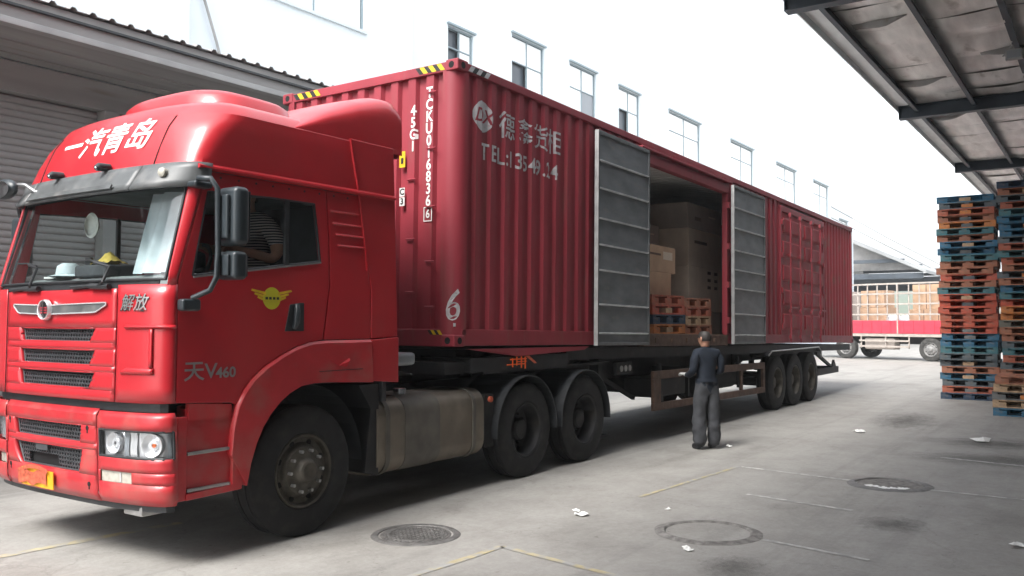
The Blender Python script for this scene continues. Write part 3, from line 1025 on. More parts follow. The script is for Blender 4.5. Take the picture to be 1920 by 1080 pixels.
# --- bumper: centre and two corners
BX0, BX1 = s_of_y(0.66), s_of_y(-0.63)
def b1(z): t = (.972 - z) / .13; return s_of_y(.53) + .03 * t, s_of_y(-.45) - .02 * t
def b2(z): t = (.80 - z) / .18; return s_of_y(.53) + .10 * t * t, s_of_y(-.46) - .05 * t
bum = MB()
BO = lambda z: 0.02
patch(bum, .972, 1.095, BX0, BX1, 22, 3, lambda z: .02 - max(0, z - 1.07) * 1.2)
patch(bum, .800, .842, BX0, BX1, 22, 2, BO)
patch(bum, .440, .620, BX0, BX1, 22, 3, lambda z: .02 - max(0, .5 - z) * .5)
for (z1_, z0_, f) in ((.972, .842, b1), (.800, .620, b2)):
    patch(bum, z0_, z1_, BX0, lambda z: f(z)[0], 5, 4, BO)
    patch(bum, z0_, z1_, lambda z: f(z)[1], BX1, 5, 4, BO)
    def rp(t, d, z1_=z1_, z0_=z0_, f=f):
        k, g = int(t) % 4, t - int(t)
        if k == 0: s_, z_ = lerp(f(z1_)[0], f(z1_)[1], g), z1_
        elif k == 1: z_ = lerp(z1_, z0_, g); s_ = f(z_)[1]
        elif k == 2: s_, z_ = lerp(f(z0_)[1], f(z0_)[0], g), z0_
        else: z_ = lerp(z0_, z1_, g); s_ = f(z_)[0]
        return CP(s_, z_, .02 - .04 * d)
    bum.grid(lambda u, v: rp(u * 3.9999, v), 48, 1)
BUM = part(bum, 'bumper', 'cab_red_dusty', solid=0.006, smooth=R(30))
hexgrille('lower_grille', lambda z: b1(z)[0] + .012, lambda z: b1(z)[1] - .012, .85, .965, -.012, parent=BUM)
def plate_gap(s, z): return z < .735 and s_of_y(.33) < s < s_of_y(-.08)
hexgrille('lower_grille', lambda z: b2(z)[0] + .012, lambda z: b2(z)[1] - .012, .63, .792, -.012, skip=plate_gap, parent=BUM)
b = MB(); patch(b, .745, .79, s_of_y(.20), s_of_y(.02), 4, 2, .012); part(b, 'grille_block', 'grille_plastic', BUM, solid=.02)
for y, z in ((-.52, .955), (-.53, .555), (.60, .60), (.60, .955)):
    s_ = s_of_y(y)
    h = MB().tube([CP(s_, z, .018), CP(s_, z, .0235)], .017, 14)
    h.box(CP(s_, z, .021).x, CP(s_, z, .021).x + .02, CP(s_, z).y - .007, CP(s_, z).y + .007, z - .038, z)
    part(h, 'tow_hole', 'dark_void', BUM)
for sg in (1, -1):
    b = MB()
    e0 = (BX1 + .010) if sg > 0 else (BX0 - .010)
    e1 = sg * (S1 + .0)
    hz0, hz1 = .772, .958
    if sg > 0:
        hs0, hs1 = s_of_y(-.655), S1 - .018
    else:
        hs0, hs1 = -s_of_y(-.80), -(S1 - .018)
    fz0, fz1 = .592, .672
    fs0, fs1 = (s_of_y(-.665), s_of_y(-.985)) if sg > 0 else (-s_of_y(-.81), -s_of_y(-1.0))
    OFB = lambda z: .02 - max(0, z - 1.04) * .5 - max(0, .5 - z) * .5
    patch(b, hz1, 1.085, e0, e1, 16, 3, OFB)
    patch(b, hz0, hz1, e0, hs0, 2, 3, OFB); patch(b, hz0, hz1, hs1, e1, 2, 3, OFB)
    patch(b, fz1, hz0, e0, e1, 16, 3, OFB)
    patch(b, fz0, fz1, e0, fs0, 2, 3, OFB); patch(b, fz0, fz1, fs1, e1, 12, 3, OFB)
    patch(b, .445, fz0, e0, e1, 16, 3, OFB)
    bc = part(b, 'bumper_corner', 'cab_red_dusty', solid=.006 * sg, smooth=R(30))
    # headlamp
    hl = MB()
    patch(hl, hz0, hz1, hs0, hs1, 14, 3, -.022)
    H = part(hl, 'headlight', 'lamp_silver', bc, smooth=R(50))
    rim_ = MB()
    loop = [(hs0, hz0), (hs1, hz0), (hs1, hz1), (hs0, hz1), (hs0, hz0)]
    for (a, za), (c, zc) in zip(loop, loop[1:]):
        n = 10 if za == zc else 2
        rim_.tube([CP(lerp(a, c, i / n), lerp(za, zc, i / n), .012) for i in range(n + 1)], .011, 6)
    rim_.grid(lambda u, v: CP(lerp(hs0, hs1, u), hz0, .015 - .04 * v), 12, 1)
    for se in (hs0, hs1):
        rim_.grid(lambda u, v: CP(se, lerp(hz0, hz1, u), .015 - .04 * v), 2, 1)
    rim_.grid(lambda u, v: CP(lerp(hs0, hs1, u), hz1, .015 - .04 * v), 12, 1)
    if sg > 0:
        part(rim_, 'lamp_frame', 'black_plastic', bc)
        for fs, rr, mm, dz in ((.23, .072, 'lamp_silver', 0), (.78, .080, 'lamp_silver', 0)):
            s_ = lerp(hs0, hs1, fs); cpt = CP(s_, (hz0 + hz1) / 2, -.014); nrm = (CP(s_, .86, .1) - CP(s_, .86, 0)).normalized()
            q = MB()
            an = nrm.orthogonal().normalized(); bn = nrm.cross(an)
            n = 28
            rings = [(0.0, rr * 1.02), (0.028, rr), (0.024, rr * .88), (.004, rr * .72), (-.002, rr * .50), (.012, rr * .42), (.012, .012)]
            vs = [cpt + nrm * h_ + (an * math.cos(2 * math.pi * k / n) + bn * math.sin(2 * math.pi * k / n)) * r_ for h_, r_ in rings for k in range(n)]
            q.add(vs, [(i * n + k, i * n + (k + 1) % n, (i + 1) * n + (k + 1) % n, (i + 1) * n + k) for i in range(6) for k in range(n)])
            L_ = part(q, 'reflector_bowl', mm, H, smooth=R(40))
        for fa, fb_, mm in ((.37, .44, 'lamp_grey'), (.46, .56, 'lamp_silver'), (.94, .985, 'lamp_grey')):
            q = MB(); patch(q, hz0 + .004, hz1 - .004, lerp(hs0, hs1, fa), lerp(hs0, hs1, fb_), 4, 4, lambda z: -.010 + .006 * math.sin((z - hz0) * 34)); part(q, 'reflector_rib', mm, H, smooth=R(60))
        q = MB().tube([CP(lerp(hs0, hs1, .80), .865, -.005), CP(lerp(hs0, hs1, .80), .865, .008)], .014, 10); part(q, 'bulb', 'amber', H)
    q = MB(); patch(q, hz0 + .004, hz1 - .004, hs0, hs1, 14, 3, .016); part(q, 'lens', 'lamp_glass', H, smooth=R(60))
    q = MB(); patch(q, fz0, fz1, fs0, fs1, 8, 2, .008); F_ = part(q, 'fog_lamp', 'fog_lens', bc, smooth=R(60))
    q = MB(); patch(q, fz0 + .006, fz1 - .006, lerp(fs0, fs1, .62), lerp(fs0, fs1, .66), 1, 1, .012); part(q, 'lamp_rib', 'lamp_silver', F_)
b = MB(); patch(b, 1.085, 1.155, -S1 + .05, S1 - .04, 30, 2, -.035); part(b, 'gap_trim', 'black_plastic')
b = MB(); patch(b, .40, .45, -S1, S1, 30, 1, -.03); part(b, 'bumper_valance', 'black_plastic')
b = MB().box(-3.22, -3.02, -1.02, -.80, .36, .43); part(b, 'tow_bracket', 'dull_metal', bevel=.01)

# number plate, its reddish blur built as an added red sheet
pl = MB(); patch(pl, .470, .600, s_of_y(.36), s_of_y(-.09), 4, 2, .045); PL = part(pl, 'number_plate', 'plate_yellow', solid=.006)
def blur_sheet(u, v):
    s_ = lerp(s_of_y(.39), s_of_y(-.03), u)
    z = lerp(.495, .590, v) + .012 * math.sin(u * 9) + .018 * noise.noise(Vector((u * 5, v * 3, 2))) - .02 * (1 - v) * (u < .25)
    return CP(s_, z, .056 + .008 * noise.noise(Vector((u * 8, v * 8, 1))))
q = MB().grid(blur_sheet, 14, 6); part(q, 'plate_blur', 'plate_red', PL, smooth=R(60))
q = MB(); q.grid(lambda u, v: CP(lerp(s_of_y(.30), s_of_y(-.07), u), .585 + .03 * v + .025 * math.sin(u * math.pi), .062), 8, 2); part(q, 'blur_fold', 'plate_red', PL)

# emblem with wings
wg = MB()
for sgn, ye in ((1, -.70), (-1, .585)):
    yc = 0.055
    n = 12
    pts_t, pts_b = [], []
    for i in range(n + 1):
        t = i / n
        y = lerp(yc - sgn * .06, ye, t)
        pts_t.append((y, 1.835 + .012 * t))
        pts_b.append((y, 1.768 + .012 * t + (.050 * max(0, t - .82) / .18)))
    for lo, hi, off, k in ((0, 0, .010, 0),):
        vs = [CP(s_of_y(p[0]), p[1], .012) for p in pts_t] + [CP(s_of_y(p[0]), p[1], .012) for p in pts_b]
        wg.add(vs, [(i, i + 1, n + 2 + i, n + 1 + i) for i in range(n)], 0)
    wg.tube([CP(s_of_y(p[0]), p[1], .014) for p in pts_t], .006, 5, 1)
    wg.tube([CP(s_of_y(p[0]), p[1], .014) for p in pts_b], .006, 5, 1)
    wg.tube([CP(s_of_y(pts_t[-1][0]), pts_t[-1][1], .014), CP(s_of_y(pts_b[-1][0]), pts_b[-1][1], .014)], .006, 5, 1)
W_ = wg.build('badge_wings', ['visor_grey', 'lamp_silver'], TR)
ec = CP(s_of_y(.055), 1.80, .018)
q = MB().lathe([(0.0, .0), (-.012, .062), (-.012, .062)], ec, 'x', 32); E_ = part(q, 'emblem', 'black_plastic')
q = MB().lathe([(0.006, .064), (-.026, .068), (-.029, .073), (-.016, .079), (.006, .079)], ec, 'x', 36); part(q, 'emblem_ring', 'lamp_silver', E_, smooth=R(50))
q = MB()
q.box(ec.x - .028, ec.x - .014, ec.y - .007, ec.y + .007, ec.z - .052, ec.z + .055)
part(q, 'emblem_stroke', 'chrome', E_)
q = MB()
for dz in (-.022, -.003, .016):
    for d0, d1 in ((-.05, -.014), (.014, .05)):
        q.box(ec.x - .020, ec.x - .013, ec.y + d0, ec.y + d1, ec.z + dz - .005, ec.z + dz + .005)
part(q, 'emblem_feather', 'box_red_old', E_)

# lettering on the front, the roof and the door
def on_front(yc, zc, off):
    return lambda u, v: CP(s_of_y(yc) + u, zc + v, off)
part(text_mb('解放', .125, on_front(-.97, 1.835, .006), .0035, shear=.25), 'front_lettering', 'black_paint')
part(text_mb('解放', .125, on_front(-.973, 1.838, .008), .0005, shear=.25), 'lettering_edge', 'dull_metal')

# --- windscreen surround, glass, wipers
b = MB(); patch(b, 1.945, 2.015, s_of_y(.98), s_of_y(-1.17), 26, 2, -.012); part(b, 'cowl', 'black_plastic', solid=.01)
def ws_l(z): return -S1 * lerp(.93, .90, (z - 2.0) / .7)
def ws_r(z): return S1 * lerp(.93, .90, (z - 2.0) / .7)
b = MB(); patch(b, 2.0, 2.75, ws_l, ws_r, 30, 10, -.010); WS = part(b, 'windscreen', 'windscreen_glass', smooth=R(60))
b = MB()
for fl in (ws_l, ws_r):
    b.tube([CP(fl(z), z, -.004) for z in (2.0, 2.2, 2.4, 2.6, 2.75)], .012, 6)
b.tube([CP(lerp(ws_l(2.005), ws_r(2.005), i / 30), 2.005, -.004) for i in range(31)], .010, 6)
part(b, 'gasket', 'black_plastic', WS)
for sg in (1, -1):
    b = MB()
    fl = ws_r if sg > 0 else ws_l
    patch(b, 1.965, 2.83, lambda z: fl(z) + .012 * sg, sg * (S1 - .012), 8, 10)
    part(b, 'a_pillar', 'cab_red', solid=.03 * sg, smooth=R(40))
for (ya, za, yb, zb, yc, zc) in ((-.62, 1.965, -.72, 2.10, -.20, 2.165), (.30, 1.965, .25, 2.12, .66, 2.175)):
    b = MB()
    b.tube([CP(s_of_y(ya), za, .03), CP(s_of_y(lerp(ya, yb, .8)), za + .03, .045), CP(s_of_y(yb), zb, .035), CP(s_of_y(lerp(yb, yc, .4)), lerp(zb, zc, .6), .03)], .011, 6)
    b.tube([CP(s_of_y(lerp(yb, yc, .12)), lerp(zb, zc, .4), .02), CP(s_of_y(lerp(yb, yc, .55)), lerp(zb, zc, .9), .012), CP(s_of_y(yc), zc, .012)], .007, 5)
    w = part(b, 'wiper_arm', 'black_plastic')
    b = MB(); b.tube([CP(s_of_y(ya + .10), za, .02), CP(s_of_y(ya - .12), za - .005, .02)], .022, 7); part(b, 'wiper_base', 'black_plastic', w)
    b = MB(); b.tube([CP(s_of_y(ya + .36), za - .005, .012), CP(s_of_y(ya + .02), za + .005, .014)], .014, 6); part(b, 'wiper_blade', 'black_plastic', w)

# --- sun visor (three pieces) with marker lamps
def vis(mb_, s0, s1, z0=2.655, z1=2.845, n=12):
    def fn(u, v):
        s_ = lerp(s0, s1, u)
        edge = min(1, (S1 - abs(s_)) / .35)
        return CP(s_, lerp(z0 + .02 * (1 - edge), z1, v), lerp(.13 * max(.25, edge), .035, v))
    mb_.grid(fn, n, 4)
    return mb_
sE = s_of_y(-.80)
V = part(vis(MB(), -sE, sE - .004, n=20), 'sun_visor', 'visor_grey', solid=.02, smooth=R(40))
part(vis(MB(), sE + .004, S1 + .03), 'visor_end', 'visor_grey', V, solid=.02, smooth=R(40))
part(vis(MB(), -S1 - .02, -sE - .004), 'visor_end', 'visor_grey', V, solid=.02, smooth=R(40))
q = MB()
q.grid(lambda u, v: CP(lerp(s_of_y(.55), s_of_y(-.62), u), lerp(2.668, 2.70, v), lerp(.138, .128, v)), 16, 1)
part(q, 'visor_lip', 'visor_grey', V, solid=-.012)
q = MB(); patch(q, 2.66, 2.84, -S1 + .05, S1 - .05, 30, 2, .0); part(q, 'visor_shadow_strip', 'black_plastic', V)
mlp = CP(s_of_y(-1.03), 2.775, .088)
q = MB()
n = 18
vs = [mlp + Vector((-.012 + .02 * (k2 == 0), 0, 0)) + Vector((.25, -.9, 0)).normalized() * 0 for k2 in (0, 1) for k in range(n)]
q.tube([CP(s_of_y(-1.045), 2.765, .05), CP(s_of_y(-1.045), 2.765, .092), CP(s_of_y(-1.045), 2.765, .10)], [.032, .032, .02], 16); part(q, 'marker_lamp', 'fog_lens', V, smooth=R(40))
for y in (.30, -.36):
    p = CP(s_of_y(y), 2.86, .06)
    q = MB().tube([p + Vector((.05, 0, .01)), p + Vector((-.035, 0, .005)), p + Vector((-.06, 0, -.01))], [.030, .032, .022], 12)
    A_ = part(q, 'roof_lamp', 'black_plastic', smooth=R(50))
    part(MB().tube([p + Vector((-.058, 0, -.009)), p + Vector((-.066, 0, -.013))], [.019, .012], 10), 'lamp_lens', 'chrome', A_)

# --- roof: front and side skin, then the dome
SR = S1 + 1.27          # where the roof ends (x about -1.46)
b = MB()
patch(b, 2.845, 3.25, -s_of_y(-.86), s_of_y(-.86), 22, 8)
patch(b, 2.845, 3.25, s_of_y(-.87), lambda z: S1 + (lerp(-1.375, -1.468, (z - 2.845) / .405) - tab(z, XR)), 34, 8)
patch(b, 2.845, 3.25, lambda z: -(S1 + (lerp(-1.375, -1.468, (z - 2.845) / .405) - tab(z, XR))), -s_of_y(-.87), 34, 8)
def ringp(s_):
    return CP(s_, 3.25)
sring = S1 + (-1.0 - tab(3.25, XR))
NS = 90
def dome(u, v):
    s_ = lerp(-sring, sring, u)
    p = CP(s_, 3.25)
    t = v
    cx = min(max(p.x, -1.95), -1.0)
    cx = lerp(p.x, cx, 1)
    c = Vector((cx, YC, 0))
    q_ = 1 - (1 - t) ** 1.6
    x = lerp(p.x, c.x, t ** 1.15); y = lerp(p.y, c.y, t ** 1.15)
    z = 3.25 + .225 * math.sqrt(max(0, 1 - (1 - t) ** 2.4)) ** 1.25
    return (x, y, z)
b.grid(dome, NS, 14)
RF = part(b, 'roof', 'cab_red', smooth=R(35), recalc=True)
part(text_mb('一汽青岛', .31, lambda u, v: CP(s_of_y(-.12) + u * 1.0, 3.10 + v * .86, .006), .0045, sx=.98, shear=.12), 'roof_lettering', 'white_paint', RF)
b = MB()
for sg in (1, -1):
    b = MB().tube([CP(sg * s_of_y(-.865), z, .001) for z in (2.85, 2.95, 3.05, 3.15, 3.24)] , .006, 5)
    part(b, 'roof_seam', 'dark_void', RF)
# crease lip along the side, below it the row of bolts
for sg in (1, -1):
    b = MB()
    y = YC - sg * (HW + .006)
    b.add([(x, y - sg * o_, z) for x in (-2.98, -.92) for o_, z in ((-.01, 2.845), (.028, 2.822), (.03, 2.808), (-.01, 2.795))],
          [(0, 1, 5, 4), (1, 2, 6, 5), (2, 3, 7, 6), (0, 3, 2, 1), (4, 5, 6, 7)])
    part(b, 'side_crease', 'cab_red', smooth=R(20))
# roof deflector cap
def cap(u, v):
    # u around, v up
    th = 2 * math.pi * u
    rx, ry = .47, .72
    c, s_ = math.cos(th), math.sin(th)
    k = 3.2
    ex = abs(c) ** (2 / k) * (1 if c >= 0 else -1); ey = abs(s_) ** (2 / k) * (1 if s_ >= 0 else -1)
    f = [1.08, 1.03, .95, .78, .42, 0.0][int(round(v * 5))]
    hh = [-.08, .022, .060, .092, .108, .112][int(round(v * 5))]
    x = -2.05 + ex * rx * f
    y = -.08 + ey * ry * f
    return (x, y, 3.49 + hh * (1 - .25 * (x + 2.05)) + .025 * math.cos((y + .08) / .86 * math.pi / 2) * (v > .1))
q = MB().grid(cap, 48, 5); part(q, 'roof_cap', 'cab_red', RF, smooth=R(40))
# rear roof fairing
def fair(u, v):
    x = lerp(-2.25, -.80, u)
    h = tab(x, [(-2.25, -.06), (-2.0, .08), (-1.7, .255), (-1.3, .43), (-1.0, .525), (-.86, .53), (-.80, .46)])
    th = math.pi * v
    c, s_ = math.cos(th), math.sin(th)
    y = YC - (HW - .012) * (abs(c) ** .26) * (1 if c >= 0 else -1)
    return (x + .03 * (1 - s_) * 0, y, 3.225 + (h + .02) * max(0, s_) ** .30)
q = MB().grid(fair, 20, 40)
FR_ = part(q, 'roof_fairing', 'cab_red', smooth=R(40), recalc=True)
q = MB().prism([[(YC - HW + .04, 3.2), (YC + HW - .04, 3.2), (YC + HW - .04, 3.58), (YC + HW - .15, 3.64), (YC - HW + .15, 3.64), (YC - HW + .04, 3.58)]], lambda a, c, d: (d, a, c), -.83, -.81); part(q, 'fairing_back', 'cab_red', FR_)

# --- sides: door, sleeper side, side extender
ARC_O = [(-2.68, .75), (-2.66, .95), (-2.62, 1.10), (-2.56, 1.20), (-2.48, 1.285), (-2.36, 1.37), (-2.19, 1.455), (-2.05, 1.51), (-1.91, 1.545), (-1.75, 1.555), (-1.22, 1.555)]
ARC_I = [(-2.535, .50), (-2.50, .66), (-2.45, .80), (-2.39, .915), (-2.32, 1.005), (-2.23, 1.09), (-2.13, 1.155), (-2.02, 1.20), (-1.88, 1.217), (-1.74, 1.215), (-1.20, 1.185)]
WIN = [(-3.005, 2.035), (-2.42, 2.115), (-1.80, 2.20), (-1.868, 2.665), (-2.30, 2.665), (-2.885, 2.645)]
for sg in (1, -1):
    yo = YC - sg * HW
    fn = lambda u, v, d, yo=yo, sg=sg: (u, yo + sg * d, v)
    door = [(-3.118, 1.15), (-2.66, 1.12), (-2.62, 1.10)] + ARC_O[3:8] + [(-1.77, 1.558), (-1.70, 2.0), (-1.715, 2.40), (-1.75, 2.79), (-2.905, 2.79), (-2.925, 2.66), (-3.115, 2.0)]
    # the arch of the lower edge is followed a few millimetres above
    door = [(x, z + (.006 if 3 <= i <= 8 else 0)) for i, (x, z) in enumerate(door)]
    D = part(MB().prism([door, WIN], fn, 0.0, .03), 'door', 'cab_red', bevel=.006)
    q = MB().prism([[(lerp(-2.4, p[0], .985), lerp(2.36, p[1], .985)) for p in WIN]], fn, .02, .024); part(q, 'side_window', 'side_glass', D)
    q = MB()
    for (a, c) in zip(WIN, WIN[1:] + WIN[:1]):
        q.tube([(a[0], yo + sg * .008, a[1]), (c[0], yo + sg * .008, c[1])], .012, 6)
    part(q, 'window_seal', 'black_plastic', D)
    q = MB().bar((-3.0, yo - sg * .004, 2.026), (-1.80, yo - sg * .004, 2.192), .010, .014); part(q, 'window_trim', 'dull_metal', D)
    q = MB().bar((-2.155, yo + sg * .012, 2.15), (-2.15, yo + sg * .012, 2.665), .03, .035); part(q, 'window_divider', 'black_plastic', D)
    rear = [(-1.752, 1.562), (-1.225, 1.562), (-1.225, 1.60), (-1.28, 2.32), (-1.455, 3.15), (-1.455, 2.79), (-1.735, 2.79), (-1.70, 2.40), (-1.685, 2.0)]
    rear = [(-1.752, 1.562), (-1.215, 1.562), (-1.215, 2.0), (-1.285, 2.32), (-1.375, 2.79), (-1.735, 2.79), (-1.70, 2.40), (-1.685, 2.0)]
    SP_ = part(MB().prism([rear], fn, 0.0, .03), 'sleeper_side', 'cab_red', bevel=.005)
    for i, z in enumerate((2.62, 2.52, 2.43, 2.34)):
        q = MB()
        x0, x1 = -1.70 + .03 * i, -1.37 + .03 * i
        q.add([(x, yo - sg * o_, zz) for x in (x0, x1) for o_, zz in ((-.004, z + .022), (.012, z + .004), (-.004, z - .006))], [(0, 1, 4, 3), (1, 2, 5, 4), (0, 2, 1), (3, 4, 5)])
        part(q, 'louvre', 'cab_red', SP_)
    if sg > 0:
        for k in range(9):
            x = -2.78 + k * .16
            part(MB().tube([(x, yo + .003, 2.755), (x, yo - .004, 2.755)], .009, 8), 'bolt', 'black_plastic', D)
    ext = [(-1.205, 1.562), (-.865, 1.575), (-.90, 2.6), (-.93, 3.27), (-1.46, 3.27), (-1.365, 2.79), (-1.275, 2.32), (-1.205, 2.0)]
    X_ = part(MB().prism([ext], fn, -.004, .03), 'side_extender', 'cab_red', bevel=.006)
    q = MB().tube([(-1.475, yo - sg * .004, 3.27), (-1.44, yo - sg * .008, 3.08), (-1.37, yo - sg * .008, 2.79), (-1.285, yo - sg * .008, 2.32), (-1.262, yo - sg * .004, 2.15)], .010, 6); part(q, 'extender_edge', 'cab_red', X_, smooth=R(60))
    # fender arch
    n = len(ARC_O)
    q = MB()
    vs = []
    for d in (-.028, .03):
        for (xo, zo), (xi, zi) in zip(ARC_O, ARC_I):
            dd = d
            vs += [(xo, yo + sg * (dd + .018 * (d < 0)), zo), (lerp(xo, xi, .06), yo + sg * dd, lerp(zo, zi, .06)), (xi, yo + sg * dd, zi)]
    fs = []
    for i in range(n - 1):
        for k in range(2):
            a = 3 * i + k
            fs += [(a, a + 1, a + 4, a + 3), (3 * n + a, 3 * n + a + 3, 3 * n + a + 4, 3 * n + a + 1)]
        fs += [(3 * i, 3 * i + 3, 3 * n + 3 * i + 3, 3 * n + 3 * i), (3 * i + 2, 3 * n + 3 * i + 2, 3 * n + 3 * i + 5, 3 * i + 5)]
    fs += [(0, 3 * n, 3 * n + 1, 1), (1, 3 * n + 1, 3 * n + 2, 2)]
    e = 3 * (n - 1)
    fs += [(e, e + 1, 3 * n + e + 1, 3 * n + e), (e + 1, e + 2, 3 * n + e + 2, 3 * n + e + 1)]
    q.add(vs, fs)
    FE = part(q, 'fender', 'cab_red_dusty', smooth=R(40))
    q = MB().prism([[(-1.205, 1.195), (-1.21, 1.30), (-1.20, 1.45), (-1.215, 1.552), (-.868, 1.568), (-.868, 1.165)]], fn, -.022, .03); part(q, 'fender_tail', 'cab_red', FE, bevel=.006)
    if sg > 0:
        q = MB(); q.add([(-1.72, yo - .028, 1.39), (-1.50, yo - .029, 1.405), (-1.50, yo - .045, 1.385), (-1.545, yo - .04, 1.33), (-1.62, yo - .029, 1.345)], [(0, 1, 2, 3, 4)]); part(q, 'side_marker', 'cab_red', FE, solid=.004)
        q = MB().box(-1.83, -1.33, yo - .031, yo - .027, 1.305, 1.31); part(q, 'fender_line', 'black_plastic', FE)
    # step box ahead of the wheel
    q = MB()
    q.box(-3.105, -3.03, yo, yo + sg * .04, .47, 1.05)
    q.box(-3.028, -2.66, yo + sg * .10, yo + sg * .13, .47, 1.12)
    ST = part(q, 'step_box', 'cab_red_dusty', bevel=.006)
    part(MB().box(-3.03, -2.64, yo + sg * .02, yo + sg * .10, .50, 1.10), 'step_recess', 'cab_red_dusty', ST)
    for z in (.80, .545):
        part(MB().box(-3.025, -2.665, yo - sg * .004, yo + sg * .12, z - .022, z), 'step_tread', 'dull_metal', ST, bevel=.004)
    q = MB().prism([[(-3.04, .47), (-2.57, .48), (-2.545, .72), (-2.655, .74), (-2.655, .525), (-3.04, .515)]], fn, -.012, .05); part(q, 'step_skirt', 'cab_red_dusty', ST, bevel=.006)
    q = MB().prism([[(-3.02, 1.02), (-2.68, 1.03), (-2.66, 1.11), (-3.02, 1.14)]], fn, .002, .04); part(q, 'step_upper', 'cab_red_dusty', ST)
    if sg > 0:
        # handle in a recess
        hx = -2.07
        q = MB().prism([[(hx - .10, 1.635), (hx + .095, 1.635), (hx + .095, 1.86), (hx + .06, 1.86), (hx - .05, 1.845)]], fn, -.006, .004); HD = part(q, 'door_handle', 'black_plastic', D, bevel=.004)
        q = MB().tube([(hx + .01, yo - .012, 1.84), (hx - .002, yo - .035, 1.80), (hx - .01, yo - .035, 1.70), (hx - .012, yo - .012, 1.66)], [.02, .025, .027, .02], 10); part(q, 'grip', 'mirror_shell', HD, smooth=R(60))
        yd = yo - .003
        part(text_mb('天V', .15, lambda u, v: (-2.93 + u * 1.05, yd, 1.355 + v), .002, sx=1.1), 'door_lettering', 'dull_metal', D)
        part(text_mb('460', .105, lambda u, v: (-2.715 + u * 1.05, yd, 1.34 + v), .003, sx=1.05), 'door_lettering', 'dull_metal', D)
        # winged sticker
        q = MB().tube([(-2.30, yo - .001, 1.89), (-2.30, yo - .003, 1.89)], .085, 28); SK = part(q, 'door_sticker', 'sticker_green', D)
        for sgn in (-1, 1):
            q = MB()
            for k, (l, z) in enumerate(((.20, .035), (.17, .008), (.14, -.018))):
                q.add([(-2.30 + sgn * .06, yo - .0036, 1.89 + z - .01), (-2.30 + sgn * l, yo - .0036, 1.89 + z + .02), (-2.30 + sgn * l * .95, yo - .0036, 1.89 + z + .034), (-2.30 + sgn * .06, yo - .0036, 1.89 + z + .012)], [(0, 1, 2, 3)])
            part(q, 'sticker_wing', 'yellow_paint', SK)
        q = MB().box(-2.385, -2.215, yo - .0055, yo - .0045, 1.872, 1.908); part(q, 'sticker_band', 'sticker_green', SK)
        for k in range(4):
            part(MB().box(-2.365 + k * .036, -2.34 + k * .036, yo - .0062, yo - .0056, 1.88, 1.90), 'sticker_mark', 'black_paint', SK)

# floor, back wall, inside
part(MB().box(-3.10, -1.0, YC - HW + .07, YC + HW - .07, 1.20, 1.26), 'cab_floor', 'interior')
part(MB().box(-1.02, -.97, YC - HW + .035, YC + HW - .035, 1.0, 3.25), 'cab_back', 'interior')
DB = part(MB().prism([[(-3.10, 1.3), (-3.14, 1.98), (-2.95, 2.06), (-2.70, 2.05), (-2.60, 1.9), (-2.65, 1.3)]], lambda a, c, d: (a, d, c), YC - HW + .07, YC + HW - .07), 'dashboard', 'interior_grey', bevel=.03)
part(MB().box(-3.0, -2.72, -.14, .3, 2.062, 2.16), 'instrument_hood', 'interior', DB, bevel=.02)
q = MB()
n = 28
for k in range(n):
    a0, a1 = 2 * math.pi * k / n, 2 * math.pi * (k + 1) / n
    cx, cy, cz = -2.58, -.62, 2.12
    pt = lambda a: (cx + .10 * math.sin(a), cy + .22 * math.cos(a), cz + .20 * math.sin(a))
    q.tube([pt(a0), pt(a1)], .016, 6)
q.tube([(-2.58, -.82, 2.12), (-2.60, -.62, 2.08), (-2.58, -.42, 2.12)], .02, 6)
q.tube([(-2.60, -.62, 2.08), (-2.78, -.62, 1.95)], .03, 8)
part(q, 'steering_wheel', 'interior')
for yc in (-.62, .50):
    s_ = part(MB().box(-2.35, -1.85, yc - .27, yc + .27, 1.55, 1.72), 'seat', 'interior', bevel=.05)
    part(MB().box(-1.95, -1.78, yc - .26, yc + .26, 1.70, 2.35), 'seat_back', 'interior', s_, bevel=.05)
    part(MB().box(-1.90, -1.78, yc - .14, yc + .14, 2.37, 2.60), 'headrest', 'interior', s_, bevel=.04)
part(MB().box(-1.60, -1.05, YC - HW + .1, YC + HW - .1, 1.6, 1.85), 'sleeper_bunk', 'interior_grey', bevel=.05)
part(MB().box(-2.75, -1.1, YC - HW + .07, YC + HW - .07, 2.80, 2.84), 'headliner', 'interior_grey')
def curt(u, v):
    y = lerp(-.50, -1.10, u)
    return (lerp(-3.06, -2.84, v) + .03 * math.sin(u * 16) + .07 + .05 * (u - .5) * v, y + .05 * v * (1 - u), lerp(2.07, 2.70, v))
part(MB().grid(curt, 40, 6), 'curtain', 'curtain', smooth=R(60))
def clothf(u, v):
    return (-2.98 + .20 * v, .02 + .26 * (u - .5), 2.168 + .10 * math.exp(-((u - .4) * 3) ** 2 - ((v - .5) * 3) ** 2) + .02 * noise.noise(Vector((u * 6, v * 6, 0))))
tag(MB().grid(clothf, 14, 8).build('dash_cloth', 'yellow_cloth', None, loc=(-2.88, .02, 2.16), smooth=R(60)), 'crumpled yellow cloth lying on the dashboard behind the windscreen', 'cloth')
hatm = MB().lathe([(0, .15), (.005, .16), (.02, .10), (.09, .09), (.115, .05), (.118, 0)], (-2.93, .50, 2.075), 'z', 24)
tag(hatm.build('cap', 'curtain', None, loc=(-2.93, .50, 2.07), smooth=R(50)), 'pale round cap on the passenger side of the dashboard', 'cap')
q = MB().lathe([(0, .085), (.01, .105), (.04, .075), (.07, .0)], (-2.86, .32, 2.50), 'x', 24)
tag(q.build('hanging_hat', 'paper', None, loc=(-2.86, .25, 2.52), smooth=R(50)), 'white hat hanging inside behind the top of the windscreen', 'hat')
q = MB().box(-2.98, -2.95, .10, .18, 2.07, 2.22)
